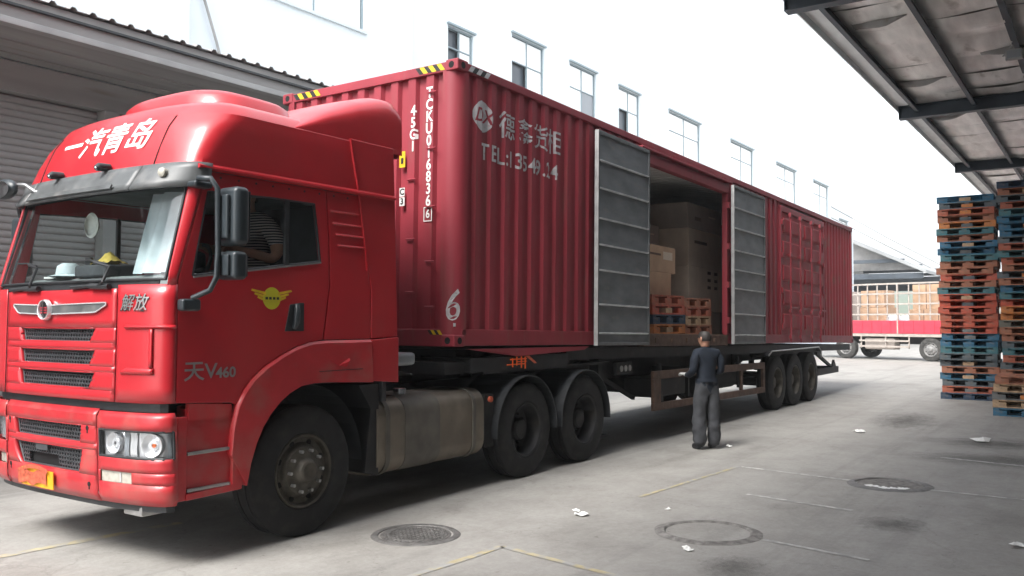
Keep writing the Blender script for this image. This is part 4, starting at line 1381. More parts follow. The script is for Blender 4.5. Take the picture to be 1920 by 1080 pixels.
tag(q.build('phone_holder', 'black_plastic', None, loc=(-2.96, .14, 2.06), bevel=.008), 'black phone in a holder standing on the dashboard', 'phone')
tag(MB().box(-2.99, -2.84, .60, .78, 2.068, 2.082).build('dash_papers', 'paper', None, loc=(-2.9, .69, 2.06)), 'small stack of white papers on the dashboard, far side', 'papers')

# --- mirrors
yo = YC - HW
M1 = part(MB().box(-2.90, -2.77, yo - .335, yo - .105, 2.245, 2.66), 'mirror_housing', 'mirror_shell', bevel=.045, seg=4)
part(MB().box(-2.932, -2.90, yo - .275, yo - .155, 2.29, 2.60), 'mirror_cover', 'mirror_shell', M1, bevel=.014, seg=3)
part(MB().box(-2.769, -2.764, yo - .315, yo - .125, 2.28, 2.63), 'mirror_glass', 'chrome', M1)
M2 = part(MB().box(-2.90, -2.78, yo - .325, yo - .115, 2.005, 2.205), 'mirror_housing', 'mirror_shell', bevel=.035, seg=4)
part(MB().box(-2.925, -2.90, yo - .28, yo - .16, 2.03, 2.18), 'mirror_cover', 'mirror_shell', M2, bevel=.01)
part(MB().box(-2.779, -2.774, yo - .305, yo - .135, 2.03, 2.18), 'mirror_glass', 'chrome', M2)
q = MB().tube([(-2.98, yo + .0, 2.69), (-3.02, yo - .08, 2.715), (-2.99, yo - .17, 2.71), (-2.955, yo - .20, 2.64), (-2.945, yo - .20, 2.2), (-2.955, yo - .20, 2.02), (-2.985, yo - .17, 1.93), (-3.04, yo - .05, 1.875)], .020, 10)
BR = part(q, 'mirror_bracket', 'mirror_shell', smooth=R(60))
part(MB().box(-3.05, -2.90, yo - .08, yo + .02, 2.655, 2.70), 'bracket_mount', 'mirror_shell', BR, bevel=.015)
part(MB().box(-3.13, -2.98, yo - .075, yo + .0, 1.785, 1.87), 'bracket_mount', 'mirror_shell', BR, bevel=.018)
yf = YC + HW
part(MB().box(-2.98, -2.86, yf + .10, yf + .30, 2.10, 2.62), 'mirror_housing', 'mirror_shell', bevel=.04, seg=3)
q = MB().tube([(-2.96, yf - .02, 2.68), (-3.0, yf + .12, 2.72), (-2.95, yf + .18, 2.62)], .018, 8); part(q, 'mirror_bracket', 'mirror_shell')
# round kerb mirror out in front of the far corner
ce = Vector((-3.24, .93, 2.80))
def ell(u, v):
    a, t = 2 * math.pi * u, math.pi * v
    return (ce.x + .06 * math.cos(t), ce.y + .17 * math.sin(t) * math.cos(a), ce.z + .085 * math.sin(t) * math.sin(a))
K = part(MB().grid(ell, 24, 10), 'kerb_mirror', 'mirror_shell', smooth=R(80))
part(MB().grid(lambda u, v: (ce.x - .052 - .012 * (1 - v * v), ce.y + .155 * v * math.cos(2 * math.pi * u), ce.z - .01 + .07 * v * math.sin(2 * math.pi * u)), 24, 4), 'mirror_glass', 'chrome', K, smooth=R(80))
part(MB().tube([ce + Vector((.03, -.14, .03)), ce + Vector((.04, -.24, .02)), ce + Vector((.07, -.34, -.04)), ce + Vector((.12, -.45, -.05))], .014, 8), 'mirror_arm', 'dull_metal', K, smooth=R(60))

# --- chassis, tank, wheels
ch = MB()
for y in (-.43, .36):
    ch.box(-3.0, 3.35, y, y + .08, .78, 1.06)
for x in (-2.6, -1.2, -.2, .9, 1.95, 3.1):
    ch.box(x, x + .12, -.36, .36, .82, 1.0)
part(ch, 'chassis_frame', 'chassis')
part(MB().box(-3.0, -1.0, -.40, .40, .55, 1.22), 'engine_block', 'chassis', bevel=.05)
part(MB().box(.55, 3.3, -1.18, 1.18, 1.16, 1.19), 'deck_plate', 'chassis')
fwm = MB().lathe([(0, .42), (.05, .42), (.07, .36), (.07, .0)], (1.75, 0, 1.20), 'z', 28)
part(fwm, 'fifth_wheel', 'chassis')
part(MB().box(1.4, 2.1, -.38, .38, 1.02, 1.20), 'fifth_wheel_base', 'chassis')
q = MB()
for x in (-.82, -.5):
    q.tube([(x, -.6, 1.25), (x - .05, -.6, 1.9)], .03, 8)
part(q, 'air_pipe', 'chassis')
part(MB().box(-.86, -.50, -1.16, -.70, 1.30, 1.42), 'battery_box', 'lamp_grey', bevel=.03)
# aluminium fuel tank: rounded section along x
def tanksec(r, y0, y1, z0, z1, n=6):
    out = []
    for cy, cz, a0 in ((y1 - r, z1 - r, 0), (y0 + r, z1 - r, 90), (y0 + r, z0 + r, 180), (y1 - r, z0 + r, 270)):
        for k in range(n + 1):
            a = R(a0 + 90 * k / n)
            out.append((cy + r * math.cos(a), cz + r * math.sin(a)))
    return out
TK = part(MB().prism([tanksec(.16, -1.22, -.52, .34, 1.02)], lambda a, c, d: (d, a, c), -1.08, .50), 'fuel_tank', 'tank_alu', bevel=.04, seg=3)
for x0, x1, m_, g in ((-.98, -.93, 'tank_dark', .012), (.30, .35, 'tank_dark', .012), (-.72, -.22, 'tank_dark', .006)):
    part(MB().prism([tanksec(.17, -1.22 - g, -.52 + g, .34 - g, 1.02 + g)], lambda a, c, d: (d, a, c), x0, x1), 'tank_strap' if g > .01 else 'tank_band', m_, TK, smooth=R(40))
part(MB().lathe([(0, .062), (.06, .062), (.065, .055), (.068, 0)], (-.55, -1.0, 1.018), 'z', 20), 'tank_cap', 'chrome', TK, smooth=R(40))
part(MB().prism([[(-1.22, .40), (-1.15, .95), (-1.30, 1.16), (-1.05, 1.16), (-1.05, .35)]], lambda a, c, d: (a, d, c), -1.2, -.5), 'wheel_well_panel', 'chassis')
# wheel arch liner
q = MB().grid(lambda u, v: (-1.93 + .66 * math.cos(math.pi * (1 - u)), lerp(-1.21, -.5, v), .52 + .69 * math.sin(math.pi * u)), 20, 1)
part(q, 'arch_liner', 'black_plastic')
q = MB().grid(lambda u, v: (-1.93 + .66 * math.cos(math.pi * (1 - u)), lerp(1.05, .5, v), .52 + .69 * math.sin(math.pi * u)), 20, 1)
part(q, 'arch_liner', 'black_plastic')

def tyre_profile(R_, w, ri):
    h = w / 2
    return [(-h * .80, ri), (-h * .98, ri + .03), (-h, ri + (R_ - ri) * .5), (-h * .92, R_ - .04), (-h * .80, R_ - .008), (-h * .74, R_),
            (-h * .40, R_), (-h * .38, R_ - .014), (-h * .30, R_ - .014), (-h * .28, R_), (h * .28, R_), (h * .30, R_ - .014), (h * .38, R_ - .014), (h * .40, R_),
            (h * .74, R_), (h * .80, R_ - .008), (h * .92, R_ - .04), (h, ri + (R_ - ri) * .5), (h * .98, ri + .03), (h * .80, ri)]
WM = {}
def wheel(root, cx, yface, style, sg=1, R_=.52, dusty=False):
    """yface: outer sidewall plane; sg=1 for the driver side (outer face towards -Y)"""
    key = (style, dusty)
    w = .29
    if key not in WM:
        tm = MB().lathe(tyre_profile(R_, w, .285), (0, 0, 0), 'y', 44).mesh('tyre', ['rubber_dusty' if dusty else 'rubber'], smooth=R(35))
        rmat = {'steer': 'rim_dirty', 'drive': 'chassis', 'trail': 'rim_dirty', 'far': 'rim_grey'}[style]
        if style in ('steer', 'far'):
            prof = [(.06, .290), (-.130, .295), (-.138, .287), (-.128, .275), (-.085, .262), (-.08, .225), (-.10, .205), (-.135, .190), (-.142, .120), (-.150, .105), (-.158, .10), (-.190, .085), (-.20, .07), (-.202, 0)]
        else:
            prof = [(.06, .290), (-.130, .295), (-.138, .287), (-.128, .275), (-.06, .255), (.02, .245), (.035, .20), (.03, .13), (-.045, .12), (-.065, .10), (-.075, 0)]
        rm = MB().lathe(prof, (0, 0, 0), 'y', 44).mesh('rim', [rmat], smooth=R(30))
        nb = MB()
        for k in range(10):
            a = 2 * math.pi * k / 10
            r_ = .165
            y0 = -.138 if style in ('steer', 'far') else .03
            nb.tube([(r_ * math.cos(a), y0 + .01, r_ * math.sin(a)), (r_ * math.cos(a), y0 - .035, r_ * math.sin(a))], .014, 6)
        nm_ = nb.mesh('lug_nuts', ['dull_metal' if style == 'steer' else rmat])
        hol = None
        if style in ('steer', 'far'):
            hb_ = MB()
            for k in range(8):
                a = 2 * math.pi * (k + .5) / 8
                hb_.tube([(.232 * math.cos(a), -.074, .232 * math.sin(a)), (.232 * math.cos(a), -.088, .232 * math.sin(a))], .024, 10)
            hol = hb_.mesh('hand_hole', ['dark_void'])
        WM[key] = (tm, rm, nm_, hol)
    tm, rm, nm_, hol = WM[key]
    base = root.location if root.parent is None else root.location
    e = bpy.data.objects.new('tyre', tm)
    COL.objects.link(e)
    hub = bpy.data.objects.new('wheel', None)
    COL.objects.link(hub)
    hub.parent = root
    hub.location = Vector((cx, yface + sg * w / 2, R_)) - Vector(root.location)
    if sg < 0:
        hub.rotation_euler = (0, 0, math.pi)
    hub.empty_display_size = .1
    e.parent = hub
    for nm, me in (('rim', rm), ('lug_nuts', nm_), ('hand_holes', hol)):
        if me:
            o = bpy.data.objects.new(nm, me)
            COL.objects.link(o)
            o.parent = hub
            if nm != 'rim':
                o['kind'] = 'stuff'
    return hub
wheel(TR, -1.93, -1.235, 'steer')
wheel(TR, -1.93, 1.10, 'steer', -1)
for cx in (1.28, 2.58):
    wheel(TR, cx, -1.24, 'drive')
    wheel(TR, cx, 1.24, 'drive', -1)
    part(MB().tube([(cx, -1.0, .52), (cx, 1.0, .52)], .11, 12), 'axle', 'chassis')
part(MB().tube([(-1.93, -1.0, .50), (-1.93, .9, .50)], .08, 10), 'axle', 'chassis')
for cx in (1.28, 2.58):
    for y0, y1 in ((-1.26, -.70), (.70, 1.26)):
        q = MB().grid(lambda u, v: (cx + .60 * math.cos(math.pi * (1.02 - 1.04 * u)), lerp(y0, y1, v), .52 + .60 * math.sin(math.pi * (1.02 - 1.04 * u))), 22, 1)
        part(q, 'mudguard', 'black_plastic', solid=.012)
part(MB().tube([(.62, -1.20, .90), (.62, -1.23, .90)], .03, 10), 'reflector', 'plate_red')
part(MB().box(.56, .72, -1.18, -1.1, .40, .95), 'mud_flap', 'rubber')
# ------------------------------------------------------------------ shipping container (local frame, tilted a little to the rear)
TILT = 0.0186
CO = Vector((0.0, -1.22, 1.46))
CL, CWd, CH = 16.15, 2.60, 2.90
def CW(x, y, z):
    """container frame -> world"""
    c, s_ = math.cos(TILT), math.sin(TILT)
    return Vector((CO.x + c * x + s_ * z, CO.y + y, CO.z - s_ * x + c * z))
CT = empty('shipping_container', (0, 0, 0), 'long red corrugated shipping container with open side doors on the trailer', 'container')
def cpart(mb_, name, m, parent=None, **k):
    # built at the origin; the root is moved afterwards
    return mb_.build(name, m, parent or CT, **k)

CPIT = 0.262
def corr(x, x0, dep=.027):
    t = ((x - x0) / CPIT) % 1.0
    if t < .28: return 0.0
    if t < .42: return dep * (t - .28) / .14
    if t < .80: return dep
    if t < .94: return dep * (1 - (t - .80) / .14)
    return 0.0
def corr_breaks(x0, x1, org):
    out = [x0]
    k = math.floor((x0 - org) / CPIT) - 1
    while org + k * CPIT < x1 + CPIT:
        for f in (.28, .42, .80, .94):
            x = org + (k + f) * CPIT
            if x0 + 1e-4 < x < x1 - 1e-4: out.append(x)
        k += 1
    return out + [x1]
ORG = 0.10
YS = 0.022         # outer skin plane of the near side
def side_panel(x0, x1, z0, z1, name='side_panel', m='box_red'):
    xs = corr_breaks(x0, x1, ORG)
    b = MB()
    n = len(xs)
    vs = [(x, YS + corr(x, ORG), z) for z in (z0, z1) for x in xs]
    b.add(vs, [(i, i + 1, n + i + 1, n + i) for i in range(n - 1)])
    return cpart(b, name, m, solid=-.004)
OPX0, OPX1, CDX0, CDX1 = 4.22, 7.42, 10.42, 13.42
side_panel(.14, OPX0 - .10, .17, 2.80)
side_panel(OPX1 + .10, CDX0 - .08, .17, 2.80)
side_panel(CDX1 + .08, CL - .14, .17, 2.80, m='box_red_old')
# above the doors
side_panel(OPX0 - .10, OPX1 + .10, 2.70, 2.80)
# far side, rear and roof
b = MB()
xs = corr_breaks(.14, CL - .14, ORG); n = len(xs)
b.add([(x, CWd - YS - corr(x, ORG), z) for z in (.17, 2.80) for x in xs], [(i, i + 1, n + i + 1, n + i) for i in range(n - 1)])
cpart(b, 'far_side_panel', 'inside_wall')
MBr = MB()
nr = 0
x = .1
prof = []
while x < CL - .12:
    prof += [(x, 2.862), (x + .11, 2.862), (x + .135, 2.882), (x + .185, 2.882), (x + .21, 2.862)]
    x += .21
MBr.add([(p[0], y, p[1]) for y in (.06, CWd - .06) for p in prof], [(i, i + 1, len(prof) + i + 1, len(prof) + i) for i in range(len(prof) - 1)])
cpart(MBr, 'roof_sheet', 'inside_roof')
cpart(MB().box(CL - .08, CL - .03, .06, CWd - .06, .17, 2.80), 'rear_wall', 'box_red_old')
cpart(MB().box(.06, CL - .06, .06, CWd - .06, .125, .16), 'floor', 'ply_floor')
# rails
for y0, y1 in ((0.004, .075), (CWd - .075, CWd - .004)):
    cpart(MB().box(.12, CL - .12, y0, y1, 2.795, 2.885), 'top_rail', 'box_red', bevel=.008)
for xa, xb in ((.12, OPX0 - .01), (OPX1 + .01, CL - .12)):
    cpart(MB().box(xa, xb, .006, .08, 0.01, .175), 'bottom_rail', 'box_red', bevel=.006)
cpart(MB().box(.12, CL - .12, CWd - .08, CWd - .006, 0.01, .175), 'bottom_rail', 'box_red')
cpart(MB().box(OPX0 - .008, OPX1 + .008, -.012, .10, -.02, .155), 'door_sill', 'guard_brown', bevel=.006)
for k in range(5):
    x = OPX0 + .35 + k * .55
    cpart(MB().box(x, x + .10, -.035, -.013, .03, .10), 'sill_lug', 'guard_brown', bevel=.005)
# front wall: header, sill and corrugated end panel (corrugation along y)
def fcorr(y, dep=.045):
    t = ((y - .2115) / .245) % 1.0
    if t < .40: return dep
    if t < .50: return dep * (1 - (t - .40) / .10)
    if t < .90: return 0.0
    return dep * (t - .90) / .10
fy = [.15]
k = 0
while .2115 + k * .245 < CWd + .3:
    for f in (.40, .50, .90, 1.0):
        y = .2115 + (k + f - 1) * .245
        if .15 < y < CWd - .15: fy.append(y)
    k += 1
fy.append(CWd - .15)
fy = sorted(set(round(y, 5) for y in fy))
b = MB(); n = len(fy)
b.add([(.03 + fcorr(y), y, z) for z in (.17, 2.79) for y in fy], [(i, i + 1, n + i + 1, n + i) for i in range(n - 1)])
FP = cpart(b, 'front_panel', 'box_red')
cpart(MB().box(.012, .10, .14, CWd - .14, 2.785, 2.885), 'front_header', 'box_red', bevel=.008)
cpart(MB().box(.004, .10, .16, CWd - .16, .0, .175), 'front_sill', 'box_red', bevel=.008)
# corner posts: broad rounded front posts, plain rear ones
def post(x0, sx, y0, sy, r=.15, w=.19, nm='corner_post', m='box_red'):
    out = []
    for k in range(9):
        a = math.pi / 2 * k / 8
        out.append((x0 + sx * (r - r * math.sin(a)), y0 + sy * (r - r * math.cos(a))))
    out += [(x0 + sx * 0.0, y0 + sy * w), (x0 + sx * .05, y0 + sy * w), (x0 + sx * .05, y0 + sy * .06), (x0 + sx * w, y0 + sy * .05), (x0 + sx * w, y0)]
    # ordered loop
    arc = [(x0 + sx * (r - r * math.sin(math.pi / 2 * k / 8)), y0 + sy * (r - r * math.cos(math.pi / 2 * k / 8))) for k in range(9)]
    loop = [(x0 + sx * w, y0)] + arc + [(x0, y0 + sy * w), (x0 + sx * .06, y0 + sy * w), (x0 + sx * .06, y0 + sy * .06), (x0 + sx * w, y0 + sy * .06)]
    return cpart(MB().prism([loop], lambda a, c, d: (a, c, d), .118, 2.79), nm, m, smooth=R(35))
post(.006, 1, .006, 1)
post(.006, 1, CWd - .006, -1)
post(CL - .006, -1, .006, 1, r=.04, w=.15, m='box_red_old')
post(CL - .006, -1, CWd - .006, -1, r=.04, w=.15, m='box_red_old')
for cx in (0, CL):
    for cy in (0, CWd):
        for cz in (0, CH - .118):
            sx, sy = (1 if cx == 0 else -1), (1 if cy == 0 else -1)
            x0, x1 = sorted((cx, cx + sx * .178)); y0, y1 = sorted((cy, cy + sy * .162))
            c = cpart(MB().box(x0, x1, y0, y1, cz, cz + .118), 'corner_casting', 'box_red', bevel=.014, seg=3)
            zc = cz + .059
            if cy == 0:
                cpart(MB().lathe([(0, 0), (0, .034), (.002, .036)], (0, 0, 0), 'y', 16), 'casting_hole', 'dark_void', c).location = (cx + sx * .09, -.0015, zc)
            if cx == 0:
                o = cpart(MB().lathe([(0, 0), (0, .034), (.002, .036)], (0, 0, 0), 'x', 16), 'casting_hole', 'dark_void', c)
                o.location = (-.0015, cy + sy * .085, zc)
# door frame
for x0, x1 in ((OPX0 - .10, OPX0), (OPX1, OPX1 + .10), (CDX0 - .08, CDX0), (CDX1, CDX1 + .08)):
    cpart(MB().box(x0, x1, -.004, .09, .176, 2.70), 'door_post', 'box_red', bevel=.008)
cpart(MB().box(OPX0 - .10, OPX1 + .10, -.014, .10, 2.56, 2.72), 'door_header', 'box_red', bevel=.012)
cpart(MB().box(OPX0 - .14, OPX1 + .14, -.055, .02, 2.735, 2.765), 'drip_rail', 'box_red', bevel=.006)
cpart(MB().box(CDX0 - .08, CDX1 + .08, -.006, .10, 2.62, 2.74), 'door_header', 'box_red', bevel=.012)
# open leaves folded back against the side
def leaf(x0, x1, hinge):
    yb = -.105
    z0, z1 = .0, 2.70
    t = cpart(MB().box(x0 + .03, x1 - .03, yb + .012, yb + .042, z0 + .03, z1 - .03), 'open_door', 'door_grey')
    for (a, c, z_0, z_1) in ((x0, x0 + .035, z0, z1), (x1 - .035, x1, z0, z1), (x0 + .036, x1 - .036, z1 - .05, z1), (x0 + .036, x1 - .036, z0, z0 + .04)):
        cpart(MB().box(a, c, yb - .006, yb + .045, z_0, z_1), 'door_frame', 'door_edge', t, bevel=.006)
    cpart(MB().box(x0 - .006, x0 - .001, yb - .010, yb + .045, z0, z1), 'door_gasket', 'gasket_grey', t)
    for z in (.16, .52, .95, 1.27, 1.60, 1.98, 2.33):
        q = MB()
        w0, w1 = x0 + .045, x1 - .045
        q.add([(x, yb + yy, z + zz) for x in (w0, w1) for yy, zz in ((.011, -.018), (-.012, -.010), (-.012, .002), (.011, .006))], [(0, 1, 5, 4), (1, 2, 6, 5), (2, 3, 7, 6), (0, 3, 2, 1), (4, 5, 6, 7)])
        cpart(q, 'door_rib', 'door_rib', t)
    hx = OPX0 - .05 if hinge < 0 else OPX1 + .05
    for z in (.35, .95, 1.6, 2.3):
        cpart(MB().box(min(hx, hx - hinge * .04) - .05, max(hx, hx - hinge * .04) + .05, -.05, -.006, z, z + .10), 'hinge', 'box_red', t, bevel=.006)
    return t
leaf(2.72, 4.20, -1)
leaf(7.47, 9.10, 1)
# closed double door
for x0, x1 in ((CDX0 + .01, (CDX0 + CDX1) / 2 - .006), ((CDX0 + CDX1) / 2 + .006, CDX1 - .01)):
    t = cpart(MB().box(x0, x1, .02, .06, .04, 2.61), 'closed_door', 'box_red_old')
    for z in (.45, .93, 1.42, 1.90, 2.36):
        q = MB().add([(x, .02 + yy, z + zz) for x in (x0 + .06, x1 - .06) for yy, zz in ((0.001, -.18), (-.036, -.13), (-.036, .12), (0.001, .15))], [(0, 1, 5, 4), (1, 2, 6, 5), (2, 3, 7, 6), (0, 3, 2, 1), (4, 5, 6, 7)])
        cpart(q, 'door_panel', 'box_red_old', t)
    for f in (.28, .74):
        xr_ = lerp(x0, x1, f)
        rod = cpart(MB().tube([(xr_, -.045, .02), (xr_, -.045, 2.64)], .019, 8), 'lock_rod', 'box_red', t, smooth=R(60))
        for z in (.10, .62, 1.75, 2.55):
            cpart(MB().box(xr_ - .05, xr_ + .05, -.066, -.017, z, z + .07), 'rod_bracket', 'box_red', rod, bevel=.004)
        cpart(MB().box(xr_ - .02, xr_ + .34, -.075, -.055, .70, .735), 'door_handle', 'box_red', rod, bevel=.004)
    for z in (.3, 1.0, 1.7, 2.35):
        xx = x0 - .01 if x0 < CDX0 + .1 else x1 + .01
        cpart(MB().box(xx - .05, xx + .05, -.03, -.006, z, z + .10), 'hinge', 'box_red_old', t, bevel=.005)
# ladder rungs on the front wall
for y, zs in ((.34, (2.60, 2.02, 1.42, .86, .40)), (.60, (1.72, 1.10, .55))):
    for z in zs:
        cpart(MB().tube([(.012, y - .06, z), (.012, y + .06, z)], .009, 6), 'rung', 'box_red', FP)
# lettering
def front_pt(yc, zc):
    return lambda u, v: (.0275 + fcorr(yc - u) - .0, yc - u, zc + v)
code = 'TCKU016836'
z = 4.06 - CO.z
for i, ch_ in enumerate(code):
    zz = 2.60 - i * .1245
    yc = .383
    cuts = [yc - y for y in fy]
    cpart(text_mb(ch_, .155, lambda u, v, zz=zz, yc=yc: (.024 + fcorr(yc - u), yc - u, zz + v), .004, cuts=cuts, sx=.85), 'letter', 'white_paint', FP)
bxm = MB()
for (a, c, d, e) in ((-.055, .055, .065, .075), (-.055, .055, -.075, -.065), (-.055, -.045, -.065, .065), (.045, .055, -.065, .065)):
    bxm.box(.022 + fcorr(.383), .0238 + fcorr(.383), .383 + a, .383 + c, 1.345 + d, 1.345 + e)
cpart(bxm, 'check_frame', 'white_paint', FP)
cpart(text_mb('6', .12, lambda u, v: (.022 + fcorr(.383), .383 - u, 1.345 + v), .003, sx=.9), 'letter', 'white_paint', FP)
for i, ch_ in enumerate('45G1'):
    yc = .60
    cuts = [yc - y for y in fy]
    cpart(text_mb(ch_, .15, lambda u, v, i=i: (.024 + fcorr(yc - u), yc - u, 2.44 - i * .125 + v), .004, cuts=cuts, sx=.85), 'letter', 'white_paint', FP)
# number on the rounded post
def postpt(u, v):
    a = (u + .10) / .15
    a = min(max(a, 0), math.pi / 2)
    r = .1545
    return (.006 + .15 - r * math.sin(math.pi / 2 - a), .006 + .15 - r * math.cos(math.pi / 2 - a), v)
cpart(text_mb('6', .44, lambda u, v: postpt(u, .40 + v), .004, sx=.75, shear=.15), 'painted_number', 'paint_worn')
cpart(MB().box(.045, .075, .035, .05, .20, .235), 'paint_blot', 'paint_worn')
# firm's sign on the side, broken by the corrugation
def sidept(xc, zc, off=.008):
    return lambda u, v: (xc + u, YS + corr(xc + u, ORG) - off, zc + v)
def sidecuts(xc): return [x - xc for x in corr_breaks(.14, 2.7, ORG)]
cpart(text_mb('德鑫货柜', .315, sidept(1.42, 2.37), .002, cuts=sidecuts(1.42), spacing=1.06), 'side_lettering', 'paint_worn')
cpart(text_mb('TEL:13549.24', .245, sidept(1.20, 2.03), .004, cuts=sidecuts(1.20), spacing=1.12), 'side_lettering', 'paint_worn')
# round badge with two letters
def disc_on_side(xc, zc, r):
    bm = bmesh.new()
    bmesh.ops.create_circle(bm, cap_ends=True, radius=r, segments=36)
    for c in sidecuts(xc):
        bmesh.ops.bisect_plane(bm, geom=bm.verts[:] + bm.edges[:] + bm.faces[:], plane_co=(c, 0, 0), plane_no=(1, 0, 0), dist=1e-5)
    bm.verts.index_update()
    f = sidept(xc, zc)
    q = MB().add([f(v.co.x, v.co.y) for v in bm.verts], [tuple(v.index for v in g.verts) for g in bm.faces])
    bm.free()
    return q
BD = cpart(disc_on_side(.47, 2.40, .165), 'side_badge', 'paint_worn')
cpart(text_mb('DX', .21, sidept(.47, 2.40, .010), .003, cuts=sidecuts(.47), shear=.3), 'badge_letters', 'box_red', BD)
# hazard strips
def hazard(n, fn, w, h, m0='yellow_paint', m1='black_paint'):
    q = MB()
    for k in range(n):
        a, c = w * k / n, w * (k + 1) / n
        q.add([fn(a + h * .4, h), fn(c + h * .4, h), fn(c - h * .4, 0), fn(a - h * .4, 0)], [(0, 1, 2, 3)], k % 2)
    return q.build('hazard_strip', [m0, m1], CT)
hazard(6, lambda u, v: (.0085, .20 + u, 2.805 + v), .34, .07)
hazard(6, lambda u, v: (.0085, CWd - .60 + u, 2.805 + v), .40, .07)
hazard(5, lambda u, v: (.20 + u, .0005, 2.805 + v), .34, .065, 'paint_worn')
hazard(4, lambda u, v: (.0035 + .0, .17 + u, .118 + v), .16, .045)
# stickers on the front wall
cpart(MB().box(.022, .026, .70, .78, 1.86, 2.03), 'yellow_tag', 'yellow_paint', FP)
cpart(MB().box(.018, .022, .725, .755, 1.90, 1.96), 'tag_mark', 'black_paint', FP)
for zz, ch_ in ((1.60, 'C'), (1.50, '3')):
    s_ = cpart(MB().box(.022, .026, .70, .77, zz - .045, zz + .045), 'plate_sticker', 'white_paint', FP)
    cpart(text_mb(ch_, .09, lambda u, v, zz=zz: (.0205, .735 - u, zz + v), .003), 'letter', 'black_paint', s_)
CT.location = CO
CT.rotation_euler = (0, TILT, 0)

# ------------------------------------------------------------------ cargo in the open bay
def carton(lx, ly, lz, w, d, h, label, m, prints=0, name='cardboard_box', rz=0.0):
    """front left bottom corner lx, ly, lz in the container frame"""
    wp = CW(lx + w / 2, ly + d / 2, lz)
    e = empty(name, wp, label, 'box', 'cartons inside the container', (0, TILT, rz))
    x, y, z = wp
    MB().box(x - w / 2, x + w / 2, y - d / 2, y + d / 2, z, z + h).build('carton', m, e, bevel=.008)
    MB().box(x - w / 2 - .001, x + w / 2 + .001, y - .03, y + .03, z + h * .001 + h - .002, z + h + .0015).build('tape', 'tape', e)
    if prints == 1:
        MB().box(x - w * .32, x + w * .05, y - d / 2 - .002, y - d / 2 - .001, z + h * .62, z + h * .70).build('print_band', 'carton_print', e)
        MB().box(x + w * .12, x + w * .40, y - d / 2 - .002, y - d / 2 - .001, z + h * .50, z + h * .80).build('print_label', 'carton_pale', e)
    if prints == 2:
        for k in range(3):
            for j, xx in enumerate((w * .05, w * .26)):
                MB().box(x + xx, x + xx + w * .10, y - d / 2 - .002, y - d / 2 - .001, z + h * (.86 - .17 * k), z + h * (.93 - .17 * k)).build('print_mark', 'carton_print', e)
    if prints == 3:
        MB().box(x - w * .30, x - w * .12, y - d / 2 - .002, y - d / 2 - .001, z + h * .35, z + h * .50).build('print_band', 'carton_print', e)
        MB().box(x + w * .10, x + w * .30, y - d / 2 - .002, y - d / 2 - .001, z + h * .60, z + h * .66).build('print_label', 'carton_pale', e)
    return e
FZ = .162
carton(4.80, .30, FZ + .585, 1.02, .8, .35, 'lower of two pale brown cartons on the pallets in the open doorway', 'carton')
carton(4.78, .30, FZ + .938, 1.20, .8, .40, 'upper pale brown carton with a printed band above the pallets', 'carton', 1)
carton(6.28, 1.22, FZ, 1.08, .95, .93, 'grey brown carton standing on the floor behind the doorway pallets', 'carton_grey')
carton(6.29, 1.22, FZ + .933, 1.06, .95, .52, 'grey brown carton in the middle of the column behind the pallets', 'carton_grey')
carton(6.28, 1.22, FZ + 1.456, 1.08, .95, .44, 'grey brown carton with a small label topping the middle column', 'carton_grey', 3)
carton(7.42, .70, FZ, 1.52, 1.1, .41, 'low brown carton at the very bottom of the right column', 'carton_grey')
carton(7.40, .68, FZ + .413, 1.55, 1.1, .78, 'tall cream carton with black handling marks in the right column', 'carton_pale', 2)
carton(7.40, .69, FZ + 1.196, 1.55, 1.1, .66, 'cream carton stacked on the one with handling marks', 'carton_pale', 1)
carton(7.37, .69, FZ + 1.86, 1.60, 1.1, .44, 'topmost dark grey carton near the roof of the open bay', 'carton_grey', 3)
carton(5.18, 1.30, FZ, 1.0, .9, 1.1, 'dark carton deep in the left side of the open bay', 'carton_grey')
carton(5.18, 1.30, FZ + 1.103, 1.0, .9, .62, 'dark carton stacked on another deep in the left of the bay', 'carton_grey', 3)

# ------------------------------------------------------------------ semi trailer under the container
SM = empty('semi_trailer', (8, 0, 0), 'dark steel three axle semi trailer carrying the red container', 'trailer')
def tp(mb_, name, m='chassis', parent=None, **k):
    return mb_.build(name, m, parent or SM, **k)
def zc_(x): return CO.z - math.sin(TILT) * x - .002
def rail(x0, x1, y0, y1, d0, d1):
    """bar that follows the tilted deck; d0/d1 depths below the container floor"""
    q = MB()
    q.add([(x, y, zc_(x) - d) for x in (x0, x1) for y in (y0, y1) for d in (d0, d1)], [(0, 1, 3, 2), (4, 6, 7, 5), (0, 4, 5, 1), (2, 3, 7, 6), (0, 2, 6, 4), (1, 5, 7, 3)])
    return q
for y0, y1 in ((-1.19, -1.11), (1.11, 1.19)):
    tp(rail(2.2, 15.9, y0, y1, .026, .17), 'side_rail')
for y in (-.50, .42):
    q = MB()
    prof = [(.35, .03, .22), (2.9, .03, .22), (3.6, .03, .50), (9.2, .03, .50), (9.8, .03, .36), (15.9, .03, .30)]
    vs = [(x, yy, zc_(x) - d) for x, d0, d1 in prof for yy in (y, y + .09) for d in (d0, d1)]
    fs = []
    for i in range(len(prof) - 1):
        a = 4 * i
        fs += [(a, a + 1, a + 5, a + 4), (a + 2, a + 6, a + 7, a + 3), (a, a + 4, a + 6, a + 2), (a + 1, a + 3, a + 7, a + 5)]
    fs += [(0, 2, 3, 1), (4 * (len(prof) - 1), 4 * (len(prof) - 1) + 1, 4 * (len(prof) - 1) + 3, 4 * (len(prof) - 1) + 2)]
    q.add(vs, fs)
    tp(q, 'main_beam')
x = .5
while x < 15.8:
    q = rail(x, x + .09, -1.10, 1.10, .03, .15)
    tp(q, 'cross_member')
    x += .78
tp(rail(.25, 2.2, -1.05, 1.05, .03, .10), 'neck_plate')
